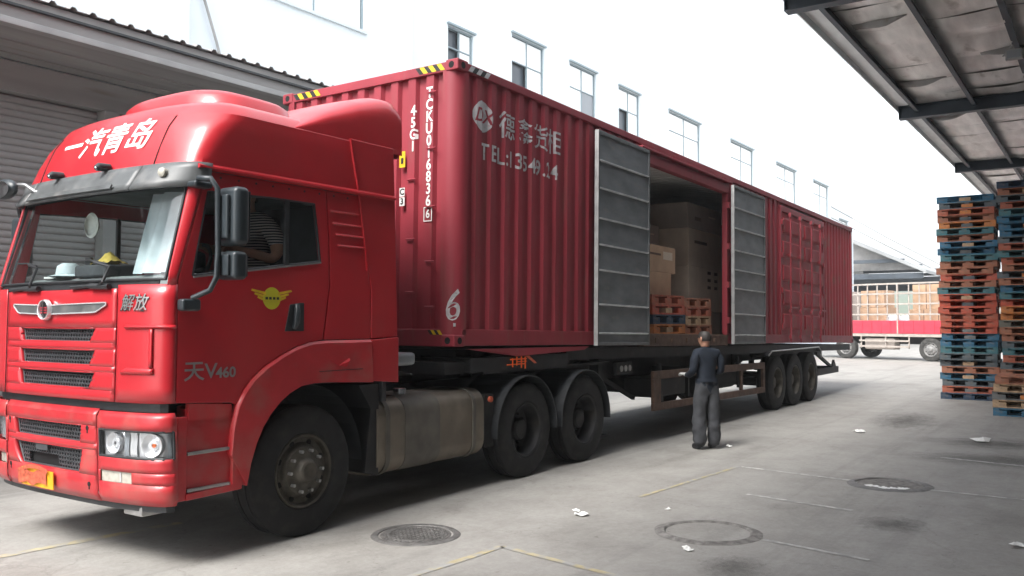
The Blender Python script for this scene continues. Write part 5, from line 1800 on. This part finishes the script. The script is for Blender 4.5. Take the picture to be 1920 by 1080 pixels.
q = MB().prism([[(.3, -1.2), (2.2, -1.2), (3.0, -.9), (3.0, .9), (2.2, 1.2), (.3, 1.2)]], lambda a, c, d: (a, c, d), zc_(1.5) - .24, zc_(1.5) - .10); tp(q, 'upper_coupler')
q = MB().add([(.25, -1.21, 1.43), (1.15, -1.21, 1.33), (2.6, -1.21, 1.36), (2.72, -1.21, 1.40), (2.72, -1.17, 1.40), (2.6, -1.17, 1.36), (1.15, -1.17, 1.33), (.25, -1.17, 1.43)], [(0, 1, 2, 3), (4, 5, 6, 7), (0, 7, 6, 1), (1, 6, 5, 2), (2, 5, 4, 3)]); tp(q, 'neck_skirt', 'box_red')
# landing gear
for y in (-1.02, .92):
    lg = tp(MB().box(3.30, 3.44, y, y + .14, .42, 1.25), 'landing_leg', bevel=.008)
    tp(MB().box(3.32, 3.42, y + .02, y + .12, .22, .44), 'leg_foot', 'chassis', lg)
    tp(MB().box(3.24, 3.50, y - .04, y + .18, .19, .22), 'foot_plate', 'chassis', lg)
    tp(MB().bar((3.44, y + .07, .98), (4.45, y + .07, .62), .05, .05), 'leg_brace', 'chassis', lg)
tp(MB().tube([(3.37, -.9, .62), (3.37, .95, .62)], .03, 8), 'leg_crossbar')
for k in range(3):
    tp(MB().lathe([(0, 0), (0, .04), (.01, .042)], (3.62 + k * .12, -1.20, 1.08), 'y', 12), 'air_coupling', 'dull_metal')
tp(MB().box(3.5, 3.95, -1.19, -1.13, 1.0, 1.16), 'valve_plate')
# brown side guard
GY = -1.22
gp = MB
for (x0, x1, z0, z1, nm) in ((4.56, 9.36, .885, 1.0, 'guard_rail'), (4.56, 9.36, .44, .545, 'guard_rail'), (4.56, 4.80, .546, .884, 'guard_post'), (6.55, 6.64, .546, .884, 'guard_post'), (8.10, 8.18, .546, .884, 'guard_post'), (9.26, 9.36, .546, .884, 'guard_post')):
    tp(MB().add([(x, y, z - (x - 4.56) * .012) for x in (x0, x1) for y in (GY, GY + .05) for z in (z0, z1)], [(0, 1, 3, 2), (4, 6, 7, 5), (0, 4, 5, 1), (2, 3, 7, 6), (0, 2, 6, 4), (1, 5, 7, 3)]), nm, 'guard_brown', bevel=.005)
for x in (4.9, 6.6, 8.1):
    tp(MB().bar((x, -1.14, 1.1), (x, -1.165, .55), .06, .05), 'guard_hanger')
tp(MB().box(4.85, 5.9, -1.12, -.6, .60, .88), 'tool_box', bevel=.02)
tp(MB().box(6.0, 6.05, -1.12, 1.1, .55, 1.0), 'cross_plate')
# axles, wheels, mudguards, tail
for cx in (10.06, 11.2, 12.34):
    for sgn, yf_ in ((1, -1.25), (-1, 1.25)):
        wheel(SM, cx, yf_, 'trail', sgn)
    tp(MB().tube([(cx, -1.0, .52), (cx, 1.0, .52)], .075, 10), 'axle')
    for y in (-.52, .45):
        q = MB().grid(lambda u, v: (cx - .48 + .96 * u, y + .08 * v, .78 - .10 * math.sin(math.pi * u)), 8, 1); tp(q, 'leaf_spring', 'chassis', solid=.06)
        tp(MB().box(cx - .52, cx - .40, y, y + .08, .72, 1.10), 'spring_hanger')
q = MB().add([(x, y, z) for y in (-1.27, -.90) for x, z in ((9.42, 1.06), (9.55, 1.135), (12.85, 1.135), (12.98, 1.06))], [(0, 1, 5, 4), (1, 2, 6, 5), (2, 3, 7, 6)]); tp(q, 'mudguard', 'chassis', solid=.02)
tp(MB().tube([(9.42, -1.27, 1.06), (9.6, -1.275, 1.14), (12.8, -1.275, 1.14), (13.0, -1.27, 1.05), (13.02, -1.27, .9)], .014, 6), 'mudguard_edge', 'dull_metal')
tp(MB().bar((13.0, -1.15, 1.0), (14.2, -1.15, .66), .06, .06), 'tail_strut')
tp(MB().box(13.0, 14.75, -1.20, -1.10, .50, .64), 'tail_bar')
tp(MB().prism([[(14.3, .64), (14.62, .64), (14.46, .80)]], lambda a, c, d: (a, d, c), -1.18, -1.13), 'tail_fin')
tp(MB().box(14.62, 14.75, -1.10, 1.15, .50, .64), 'rear_bumper')
# orange marker writing on the neck
mk = MB()
for (a, c, d, e) in ((.98, 1.30, 1.292, 1.305), (.92, 1.28, 1.238, 1.250), (1.02, 1.035, 1.215, 1.31), (1.10, 1.115, 1.23, 1.325), (1.19, 1.205, 1.20, 1.325), (1.265, 1.28, 1.19, 1.32), (1.10, 1.30, 1.265, 1.275)):
    mk.box(a, c, -1.222, -1.214, d, e)
tp(mk, 'orange_marking', 'orange')
tp(MB().add([(1.28, -1.215, 1.33), (1.36, -1.215, 1.33), (1.52, -1.215, 1.24), (1.46, -1.215, 1.24)], [(0, 1, 2, 3)]), 'red_reflector', 'plate_red')
tp(MB().box(-.02, .40, -1.12, -.6, 1.18, 1.30), 'neck_toolbox', 'chassis')
tp(MB().box(1.2, 2.9, -.36, .36, .98, 1.15), 'kingpin_box')
for y0 in (-.95, .35):  # tanks added under the bed to block light coming through
    tp(MB().prism([tanksec(.14, y0, y0 + .6, .52, .86)], lambda a, c, d: (d, a, c), 6.9, 8.6), 'added_air_tank', 'chassis')
wheel(SM, 5.4, .55, 'trail', 1)  # spare wheel added underneath to deepen the shade
tp(MB().box(4.9, 9.3, 1.16, 1.2, .45, .62), 'added_far_rail')  # far rails added to cut light from the other side
tp(MB().box(4.9, 9.3, 1.16, 1.2, .85, 1.0), 'added_far_rail')
SHADE_TANK = MB().prism([tanksec(.16, .45, 1.15, .34, 1.02)], lambda a, c, d: (d, a, c), -1.08, .50).build('fuel_tank', 'tank_alu', TR, bevel=.04)  # second tank added to darken the space behind the cab
MB().prism([[(-1.0, .42), (.9, .42), (1.1, .7), (1.1, .9), (-1.0, .95)]], lambda a, c, d: (a, d, c), -.30, .30).build('added_gearbox', 'chassis', TR, bevel=.05)  # block added under the chassis to keep light out
# ------------------------------------------------------------------ pallets
PW, PD, PH = 1.12, 1.0, .143       # along y, along x, height
PM = {}
def pallet_meshes(c):
    if c not in PM:
        m = 'pallet_' + c
        PM[c] = dict(
            deck=MB().box(0, .105, 0, PW, 0, .022).mesh('deck_board', [m]),
            string=MB().box(0, PD - .132, 0, .10, 0, .022).mesh('stringer_board', [m]),
            block=MB().box(0, .13, 0, .22, 0, .075).mesh('block', [m]),
            back=MB().box(0, .12, 0, PW - .002, 0, .0978).mesh('added_back_board', [m]),
            bottom=MB().box(0, .11, 0, PW, 0, .022).mesh('bottom_board', [m]))
    return PM[c]
def pallet(x, y, z, colour, label, group, rz=0.0, alt=None, tilt=(0, 0), full=True):
    """x, y: centre of the pallet; the long side runs along y"""
    e = empty('wooden_pallet', (x, y, z), label, 'pallet', group, (tilt[0], tilt[1], rz))
    pm = pallet_meshes(colour)
    pa = pallet_meshes(alt) if alt else pm
    def put(me, nm, lx, ly, lz):
        o = bpy.data.objects.new(nm, me)
        COL.objects.link(o)
        o.parent = e
        o.location = (lx - PD / 2, ly - PW / 2, lz)
    for k in range(6):
        put(pm['deck'], 'deck_board', k * (PD - .105) / 5, 0, .1205)
    for yy in (0, (PW - .10) / 2, PW - .10):
        put(pm['string'], 'stringer_board', 0, yy, .0980)
    for j, yy in enumerate((0, (PW - .22) / 2, PW - .22)):
        for xx in (0, (PD - .13) / 2):
            put(pa['block'] if (j == 1 or not alt) else pm['block'], 'block', xx + .001, yy + .001 * (j == 0) - .001 * (j == 2), .0225)
    put(pm['back'], 'added_back_board', PD - .13, .001, .0225)  # solid board added across the back so the openings stay dark
    for xx in (0, (PD - .11) / 2, PD - .11):
        put(pm['bottom'], 'bottom_board', xx, 0, 0.0)
    return e
CN = {'blue': 'blue', 'teal': 'teal', 'slate': 'slate blue', 'navy': 'dark navy', 'red': 'red orange', 'orange': 'orange', 'brown': 'brown', 'rust': 'rust red', 'olive': 'olive grey', 'tan': 'tan', 'grey': 'grey'}
LEFT = ['blue', 'slate', 'rust', 'brown', 'orange', 'teal', 'brown', 'blue', 'blue', 'teal', 'brown', 'brown', 'red', 'brown', 'teal', 'red', 'red', 'red', 'rust', 'red',
        'red', 'blue', 'blue', 'teal', 'slate', 'slate', 'brown', 'blue', 'slate', 'rust', 'navy']
RIGHT = ['navy', 'brown', 'slate', 'rust', 'teal', 'blue', 'blue', 'blue', 'slate', 'rust', 'teal', 'rust', 'brown', 'slate', 'brown', 'blue', 'teal', 'red', 'orange', 'orange', 'olive',
         'brown', 'brown', 'slate', 'teal', 'rust', 'slate', 'brown', 'blue', 'red', 'teal', 'brown']
rnd = random.Random(11)
def stack(cols, x, y, where, group, jx=.045, jy=.04, z0=0.0):
    n = len(cols)
    for i, c in enumerate(cols):
        k = n - 1 - i
        z = z0 + k * (PH + .0008)
        alt = rnd.choice([None, None, None, 'tan', 'grey', 'slate', 'orange'])
        pallet(x + rnd.uniform(-jx, jx), y + rnd.uniform(-jy, jy), z, c, '%s pallet, %s from the top of %s' % (CN[c], ordinal(i + 1), where), group, rnd.uniform(-.03, .03), alt, (0, rnd.uniform(-.003, .003)))
stack(LEFT, 15.0, -3.99, 'the tall pallet stack left of the gap', 'pallets in the left tall stack')
stack(RIGHT, 14.3, -5.23, 'the tall pallet stack at the right edge', 'pallets in the right tall stack')
stack(['brown', 'tan', 'grey', 'tan', 'blue'], 11.75, -5.36, 'the low stack before the tall ones', 'pallets in the low stack', .05, .05)
# four pallets in the container doorway, long side along the doorway
for i, c in enumerate(('rust', 'red', 'navy', 'orange')):
    p = CW(5.36, .62, FZ + (3 - i) * .1445)
    pallet(p.x + rnd.uniform(-.03, .03), p.y + .0, p.z, c, '%s pallet, %s from the top under the pale cartons' % (CN[c], ordinal(i + 1)), 'pallets in the container doorway', math.pi / 2 + rnd.uniform(-.03, .03), 'tan' if i % 2 else None, tilt=(0, 0))
for i, c in enumerate(('brown', 'rust', 'tan', 'brown')):
    p = CW(6.52, .64, FZ + (3 - i) * .1445)
    pallet(p.x + rnd.uniform(-.02, .02), p.y, p.z, c, '%s pallet, %s from the top of the empty stack in the doorway' % (CN[c], ordinal(i + 1)), 'pallets in the container doorway', math.pi / 2 + rnd.uniform(-.03, .03), None)

# ------------------------------------------------------------------ people
def human(root, bones, name='body', sub=2, mats=('skin',)):
    """bones: list of chains; each chain is a list of (point, (rx, ry), tag) and may start at a named joint"""
    verts, rad, edges, tags = [], [], [], []
    names = {}
    for chain in bones:
        prev = None
        for item in chain:
            if isinstance(item, str):
                prev = names[item]
                continue
            p, r, tg = item[:3]
            verts.append(p); rad.append(r if isinstance(r, tuple) else (r, r))
            i = len(verts) - 1
            if len(item) > 3: names[item[3]] = i
            if prev is not None:
                edges.append((prev, i)); tags.append(tg)
            prev = i
    me = bpy.data.meshes.new('skel')
    me.from_pydata(verts, edges, [])
    o = bpy.data.objects.new('skel', me)
    COL.objects.link(o)
    md = o.modifiers.new('skin', 'SKIN')
    md.use_smooth_shade = True
    for i, sv in enumerate(me.skin_vertices[0].data):
        sv.radius = rad[i]
        sv.use_root = (i == 0)
    s_ = o.modifiers.new('sub', 'SUBSURF')
    s_.levels = sub
    s_.render_levels = sub
    dg = bpy.context.evaluated_depsgraph_get()
    nm = bpy.data.meshes.new_from_object(o.evaluated_get(dg))
    bpy.data.objects.remove(o)
    bpy.data.meshes.remove(me)
    nm.name = name
    nm.materials.clear()
    for m in mats:
        nm.materials.append(MATS[m])
    for p in nm.polygons:
        c = p.center
        best, bi = 1e9, 0
        for e, (a, b_) in enumerate(edges):
            A, B = Vector(verts[a]), Vector(verts[b_])
            d = B - A
            t = max(0, min(1, (c - A).dot(d) / max(1e-9, d.length_squared)))
            rr = lerp(sum(rad[a]) / 2, sum(rad[b_]) / 2, t)
            q = (c - (A + d * t)).length / max(rr, .01)
            if q < best: best, bi = q, e
        p.material_index = mats.index(tags[bi])
        p.use_smooth = True
    ob = bpy.data.objects.new(name, nm)
    COL.objects.link(ob)
    ob.parent = root
    return ob
def hand_chains(w, d, side, m, curl=.5, s=1.0):
    """palm + five fingers from wrist w along direction d"""
    d = Vector(d).normalized()
    sd = d.cross(Vector((0, 0, 1))).normalized() * side
    dn = Vector((0, 0, -1))
    w = Vector(w)
    k = w + d * .05 * s
    ch = [['wr%d' % side, (tuple(k), (.036 * s, .020 * s), m, 'pl%d' % side), (tuple(w + d * .085 * s), (.038 * s, .016 * s), m, 'kn%d' % side)]]
    for i, (off, ln) in enumerate(((-.028, .062), (-.010, .072), (.010, .068), (.028, .052))):
        b0 = w + d * .088 * s + sd * off * s
        b1 = b0 + (d * (1 - curl * .4) + dn * curl * .6) * ln * .5 * s
        b2 = b1 + (d * (1 - curl) + dn * curl) * ln * .6 * s
        ch.append(['kn%d' % side, (tuple(b0), .0095 * s, m), (tuple(b1), .0088 * s, m), (tuple(b2), .0075 * s, m)])
    t0 = w + d * .035 * s - sd * .036 * s
    ch.append(['pl%d' % side, (tuple(t0), .011 * s, m), (tuple(t0 + (d * .6 - sd * .5) * .045 * s), .0095 * s, m), (tuple(t0 + (d * .95 - sd * .3) * .07 * s), .008 * s, m)])
    return ch

def head_extras(root, c, face, r=.085, hair='hair', bald=True, skin='skin'):
    """hair, ears, nose, eyes on a head centred at c looking along face (local frame)"""
    c = Vector(c); f = Vector(face).normalized(); l = Vector((0, 0, 1)).cross(f).normalized(); u = f.cross(l)
    def hp(u_, v_):
        a = lerp(-math.pi * .72, math.pi * .72, u_) + math.pi
        lo = -.35 if abs(u_ - .5) < .36 else .05
        el = lerp(lo, 1.0 if bald else 1.55, v_)
        k = r * (1.06 + .03 * noise.noise(Vector((u_ * 9, v_ * 6, 2))))
        return c + (f * math.cos(a) * 1.12 + l * math.sin(a) * .92) * math.cos(el) * k + u * math.sin(el) * k * 1.22
    q = MB().grid(hp, 28, 8)
    me = q.mesh('hair', [hair], smooth=R(80))
    o = bpy.data.objects.new('hair', me); COL.objects.link(o); o.parent = root
    for s_ in (1, -1):
        e = MB()
        cc = c + l * s_ * r * .93 - f * .005 - u * .01
        e.grid(lambda a, b: cc + f * .016 * math.sin(math.pi * b) * math.cos(2 * math.pi * a) + u * .032 * math.cos(math.pi * b) + l * s_ * .012 * math.sin(math.pi * b) * math.sin(2 * math.pi * a), 10, 6)
        o = bpy.data.objects.new('ear', e.mesh('ear', [skin], smooth=R(80))); COL.objects.link(o); o.parent = root
        e = MB()
        cc = c + f * r * 1.00 + l * s_ * .032 + u * .008
        e.grid(lambda a, b: cc + (f * math.cos(math.pi * b) + l * math.sin(math.pi * b) * math.cos(2 * math.pi * a) * 1.4 + u * math.sin(math.pi * b) * math.sin(2 * math.pi * a) * .7) * .009, 8, 6)
        o = bpy.data.objects.new('eye', e.mesh('eye', ['hair'], smooth=R(80))); COL.objects.link(o); o.parent = root
def head_chain(nk, c, face, skin='skin', r=.085, neck='nk'):
    c = Vector(c); f = Vector(face).normalized()
    z = Vector((0, 0, 1))
    return [[neck, (tuple(c - z * .075 - f * .005), (r * .72, r * .74), skin), (tuple(c), (r * .95, r * 1.08), skin, 'hd'), (tuple(c + z * .055 - f * .004), (r * .85, r * .98), skin), (tuple(c + z * .088 - f * .006), (r * .45, r * .5), skin)],
            ['hd', (tuple(c + f * .088 - z * .012), (.014, .018), skin), (tuple(c + f * .105 - z * .025), (.012, .012), skin)]]

man = empty('person', (0, 0, 0), 'person in navy shirt, grey trousers and pale gloves standing beside the trailer', 'person')
n_, t_, k_ = 'navy_cloth', 'trouser_cloth', 'skin'
B = [
    [((0, -.01, .86), (.155, .115), t_, 'pel'), ((0, .0, .95), (.150, .108), n_, 'wst'), ((0, .0, 1.07), (.150, .105), n_), ((0, -.005, 1.20), (.165, .110), n_, 'chs'), ((0, -.015, 1.29), (.125, .085), n_, 'upc'), ((0, .0, 1.355), (.055, .055), k_, 'nk')],
    ['upc', ((-.155, -.015, 1.285), .062, n_), ((-.20, -.03, 1.20), .060, n_), ((-.232, -.035, 1.04), .052, n_), ((-.20, .10, .985), .046, n_), ((-.165, .21, .985), .036, n_, 'x'), ((-.155, .245, .985), .026, 'glove', 'wr-1')],
    ['upc', ((.155, -.015, 1.285), .062, n_), ((.20, -.03, 1.20), .060, n_), ((.235, -.03, 1.04), .052, n_), ((.17, .12, .995), .046, n_), ((.07, .22, 1.01), .036, n_), ((.035, .25, 1.015), .026, 'glove', 'wr1')],
    ['pel', ((-.092, -.005, .78), (.098, .105), t_), ((-.100, .0, .62), (.092, .098), t_), ((-.112, .012, .44), (.094, .098), t_), ((-.118, -.01, .24), (.094, .098), t_), ((-.118, -.015, .085), (.092, .100), t_, 'al'), ((-.117, -.02, .052), (.046, .05), 'shoe'), ((-.12, .05, .040), (.044, .036), 'shoe'), ((-.125, .15, .030), (.040, .026), 'shoe')],
    ['pel', ((.092, -.005, .78), (.098, .105), t_), ((.100, .0, .62), (.092, .098), t_), ((.110, .005, .44), (.094, .098), t_), ((.112, -.015, .24), (.092, .098), t_), ((.112, -.015, .085), (.090, .100), t_, 'ar'), ((.106, -.02, .052), (.046, .05), 'shoe'), ((.115, .05, .040), (.044, .036), 'shoe'), ((.13, .145, .030), (.040, .026), 'shoe')],
] + head_chain('nk', (-.005, .025, 1.475), (-.35, 1, 0)) + hand_chains((-.155, .245, .985), (-.2, .9, .1), -1, 'glove', .7) + hand_chains((.035, .25, 1.015), (-.6, .7, .1), 1, 'glove', .7)
body = human(man, B, 'body', 2, ['skin', 'navy_cloth', 'trouser_cloth', 'glove', 'shoe'])
# cloth folds
for v in body.data.vertices:
    if .07 < v.co.z < 1.28:
        a = .020 if v.co.z < .9 else .012
        d = noise.noise(Vector((v.co.x * 9, v.co.y * 9, v.co.z * 13)))
        v.co.x += d * a; v.co.y += noise.noise(Vector((v.co.x * 8 + 5, v.co.y * 8, v.co.z * 12))) * a
head_extras(man, (-.005, .025, 1.482), (-.35, 1, 0))
def ringmesh(c, rx, ry, h, name, m, root):
    q = MB().lathe([(0, 1), (h, .96), (h, .88), (0, .90)], (0, 0, 0), 'z', 24)
    q.v = [(c[0] + p[0] * rx, c[1] + p[1] * ry, c[2] + p[2]) for p in q.v]
    o = bpy.data.objects.new(name, q.mesh(name, [m], smooth=R(50))); COL.objects.link(o); o.parent = root
    return o
ringmesh((0, .0, 1.335), .072, .068, .035, 'collar', 'navy_cloth', man)
ringmesh((0, -.008, .905), .166, .128, .035, 'shirt_hem', 'navy_cloth', man)
man.location = (4.40, -2.06, 0.0)
man.rotation_euler = (0, 0, R(-34))
drv = empty('person', (0, 0, 0), 'person in striped shirt driving, seen through the cab side window', 'person')
s_ = 'striped_cloth'
DB_ = [
    [((0, 0, 0), (.15, .12), 'interior', 'pel'), ((-.02, 0, .18), (.15, .12), s_), ((-.05, 0, .36), (.16, .115), s_, 'chs'), ((-.06, 0, .46), (.12, .085), s_, 'upc'), ((-.085, 0, .545), (.055, .055), 'skin', 'nk')],
    ['upc', ((-.05, -.16, .46), .075, s_), ((-.06, -.24, .40), .078, s_), ((-.04, -.30, .28), .070, s_), ((-.06, -.315, .20), .050, 'skin'), ((-.10, -.31, .155), .045, 'skin', 'el'), ((-.22, -.26, .19), .042, 'skin'), ((-.36, -.19, .225), .030, 'skin', 'wr1')],
    ['upc', ((-.05, .16, .46), .075, s_), ((-.10, .24, .36), .070, s_), ((-.16, .27, .26), .050, 'skin'), ((-.30, .20, .24), .042, 'skin'), ((-.40, .15, .26), .030, 'skin', 'wr-1')],
    ['pel', ((-.12, -.10, -.01), .09, 'interior'), ((-.40, -.12, .02), .075, 'interior'), ((-.46, -.12, -.30), .06, 'interior')],
    ['pel', ((-.12, .10, -.01), .09, 'interior'), ((-.40, .12, .02), .075, 'interior'), ((-.46, .12, -.30), .06, 'interior')],
] + head_chain('nk', (-.115, 0, .67), (-1, -.1, 0)) + hand_chains((-.36, -.19, .225), (-.9, .3, .1), 1, 'skin', .8) + hand_chains((-.40, .15, .26), (-.9, -.1, .1), -1, 'skin', .8)
human(drv, DB_, 'body', 2, ['skin', 'striped_cloth', 'interior'])
head_extras(drv, (-.115, 0, .677), (-1, -.1, 0), bald=False)
drv.location = (-2.04, -.76, 2.05)

# ------------------------------------------------------------------ stake truck at the end of the yard (local x along its side, near side at y = 0)
FT = empty('cargo_truck', (0, 0, 0), 'distant pink red stake sided cargo truck loaded with boxes', 'truck')
def fp(mb_, name, m, parent=None, **k): return mb_.build(name, m, parent or FT, **k)
for k in range(4):
    x0 = -2.2 + k * 2.35
    g = fp(MB().box(x0, x0 + 2.30, 0, .05, 1.15, 1.72), 'drop_side', 'truck_pink', bevel=.01)
    for j in range(5):
        fp(MB().box(x0 + .2 + j * .45, x0 + .25 + j * .45, -.02, -.001, 1.18, 1.70), 'side_rib', 'truck_pink', g)
    fp(MB().box(x0 - .04, x0 + .02, -.01, .06, 1.10, 3.35), 'stake_post', 'truck_stake')
    for z in (1.95, 2.40, 2.85, 3.28):
        fp(MB().box(x0 + .021, x0 + 2.309, .01, .04, z, z + .07), 'stake_rail', 'truck_stake')
    for j in range(1, 5):
        fp(MB().box(x0 + j * .46, x0 + j * .46 + .05, .041, .06, 1.73, 3.3), 'stake_slat', 'truck_stake')
fp(MB().box(-2.2, 7.2, .0, 2.4, 1.02, 1.14), 'bed', 'truck_stake')
fp(MB().box(-2.2, 7.2, .5, .62, .70, 1.02), 'frame_rail', 'chassis')
fp(MB().box(-2.2, 7.2, 1.8, 1.92, .70, 1.02), 'frame_rail', 'chassis')
fp(MB().box(.9, 2.3, .1, .6, .45, .95), 'fuel_tank', 'truck_stake', bevel=.05)
for z in (.55, .80):
    fp(MB().box(.7, 3.0, -.02, .02, z, z + .07), 'side_guard', 'truck_stake')
for x in (.75, 1.9, 2.95):
    fp(MB().box(x, x + .06, .021, .05, .5, 1.05), 'guard_post', 'truck_stake')
for x in (0.0, 3.9, 5.2):
    wheel(FT, x, .02, 'far', 1, .50, True)
    wheel(FT, x, 2.36, 'far', -1, .50, True)
fp(MB().prism([[(7.4, .6), (9.3, .6), (9.35, 1.6), (9.1, 2.7), (7.4, 2.75)]], lambda a, c, d: (a, d, c), .05, 2.35), 'cab', 'truck_pink', bevel=.06)
FTL, FTR = Vector((34.56, 3.44, 0)), math.atan2(-.952, -.305)
def FW(x, y, z):
    c, s2 = math.cos(FTR), math.sin(FTR)
    return Vector((FTL.x + c * x - s2 * y, FTL.y + s2 * x + c * y, z))
FT.location = FTL
FT.rotation_euler = (0, 0, FTR)
def fbox(x, y, z, w, d, h, m, label):
    p = FW(x + w / 2, y + d / 2, z)
    e = empty('cargo_box', p, label, 'box', 'cargo on the distant truck', (0, 0, FTR))
    a = MB().box(p.x - w / 2, p.x + w / 2, p.y - d / 2, p.y + d / 2, z, z + h).build('carton', m, e, bevel=.01)
    for f in (.33, .66):
        MB().box(p.x - w / 2 + w * f - .015, p.x - w / 2 + w * f + .015, p.y - d / 2 - .004, p.y - d / 2 - .001, z + .02, z + h - .02).build('strap', 'carton_print', e)
    return e
fbox(.55, .35, 1.145, 1.25, .9, 1.15, 'carton', 'lower brown carton in the middle of the distant truck bed')
fbox(.60, .35, 2.30, 1.10, .9, .75, 'carton', 'upper brown carton in the middle of the distant truck bed')
fbox(2.85, .35, 1.145, 1.9, .9, 1.05, 'carton', 'wide lower brown carton near the wheel of the distant truck')
fbox(3.0, .35, 2.20, 1.8, .9, 1.05, 'carton', 'wide upper brown carton near the wheel of the distant truck')
fbox(-1.6, .6, 1.145, 1.5, .9, 1.9, 'carton_grey', 'tall grey carton at the left end of the distant truck bed')
def sack(x, y, z, label, seed):
    p = FW(x, y, z)
    def fn(u, v):
        a, t = 2 * math.pi * u, math.pi * v
        k = 1 + .12 * noise.noise(Vector((math.cos(a) * 2, math.sin(a) * 2, v * 4 + seed)))
        sq = lambda c: abs(c) ** .6 * (1 if c >= 0 else -1)
        return (p.x + .30 * k * sq(math.sin(t)) * math.cos(a), p.y + .32 * k * sq(math.sin(t)) * math.sin(a), p.z + .42 - .42 * sq(math.cos(t)))
    o = MB().grid(fn, 20, 12).build('woven_sack', 'white_cloth', None, loc=tuple(p), smooth=R(70))
    tag(o, label, 'sack', 'white sacks on the distant truck')
sack(2.12, .40, 1.145, 'white sack left of the post on the distant truck bed', 1.0)
sack(2.62, .62, 1.145, 'white sack right of the post on the distant truck bed', 4.0)
# ------------------------------------------------------------------ hazy air over the yard
hz = MB().box(-60, 760, -520, 560, -1.5, 62)
ho = tag(hz.build('haze', 'paper'), kind='stuff')
hm = bpy.data.materials.new('haze_air')
hm.use_nodes = True
nt = hm.node_tree
for n in list(nt.nodes):
    nt.nodes.remove(n)
out = nt.nodes.new('ShaderNodeOutputMaterial')
pv = nt.nodes.new('ShaderNodeVolumePrincipled')
pv.inputs['Color'].default_value = (0.93, 0.96, 0.97, 1)
pv.inputs['Density'].default_value = 0.0020
pv.inputs['Anisotropy'].default_value = 0.3
nt.links.new(pv.outputs[0], out.inputs['Volume'])
ho.data.materials.clear()
ho.data.materials.append(hm)
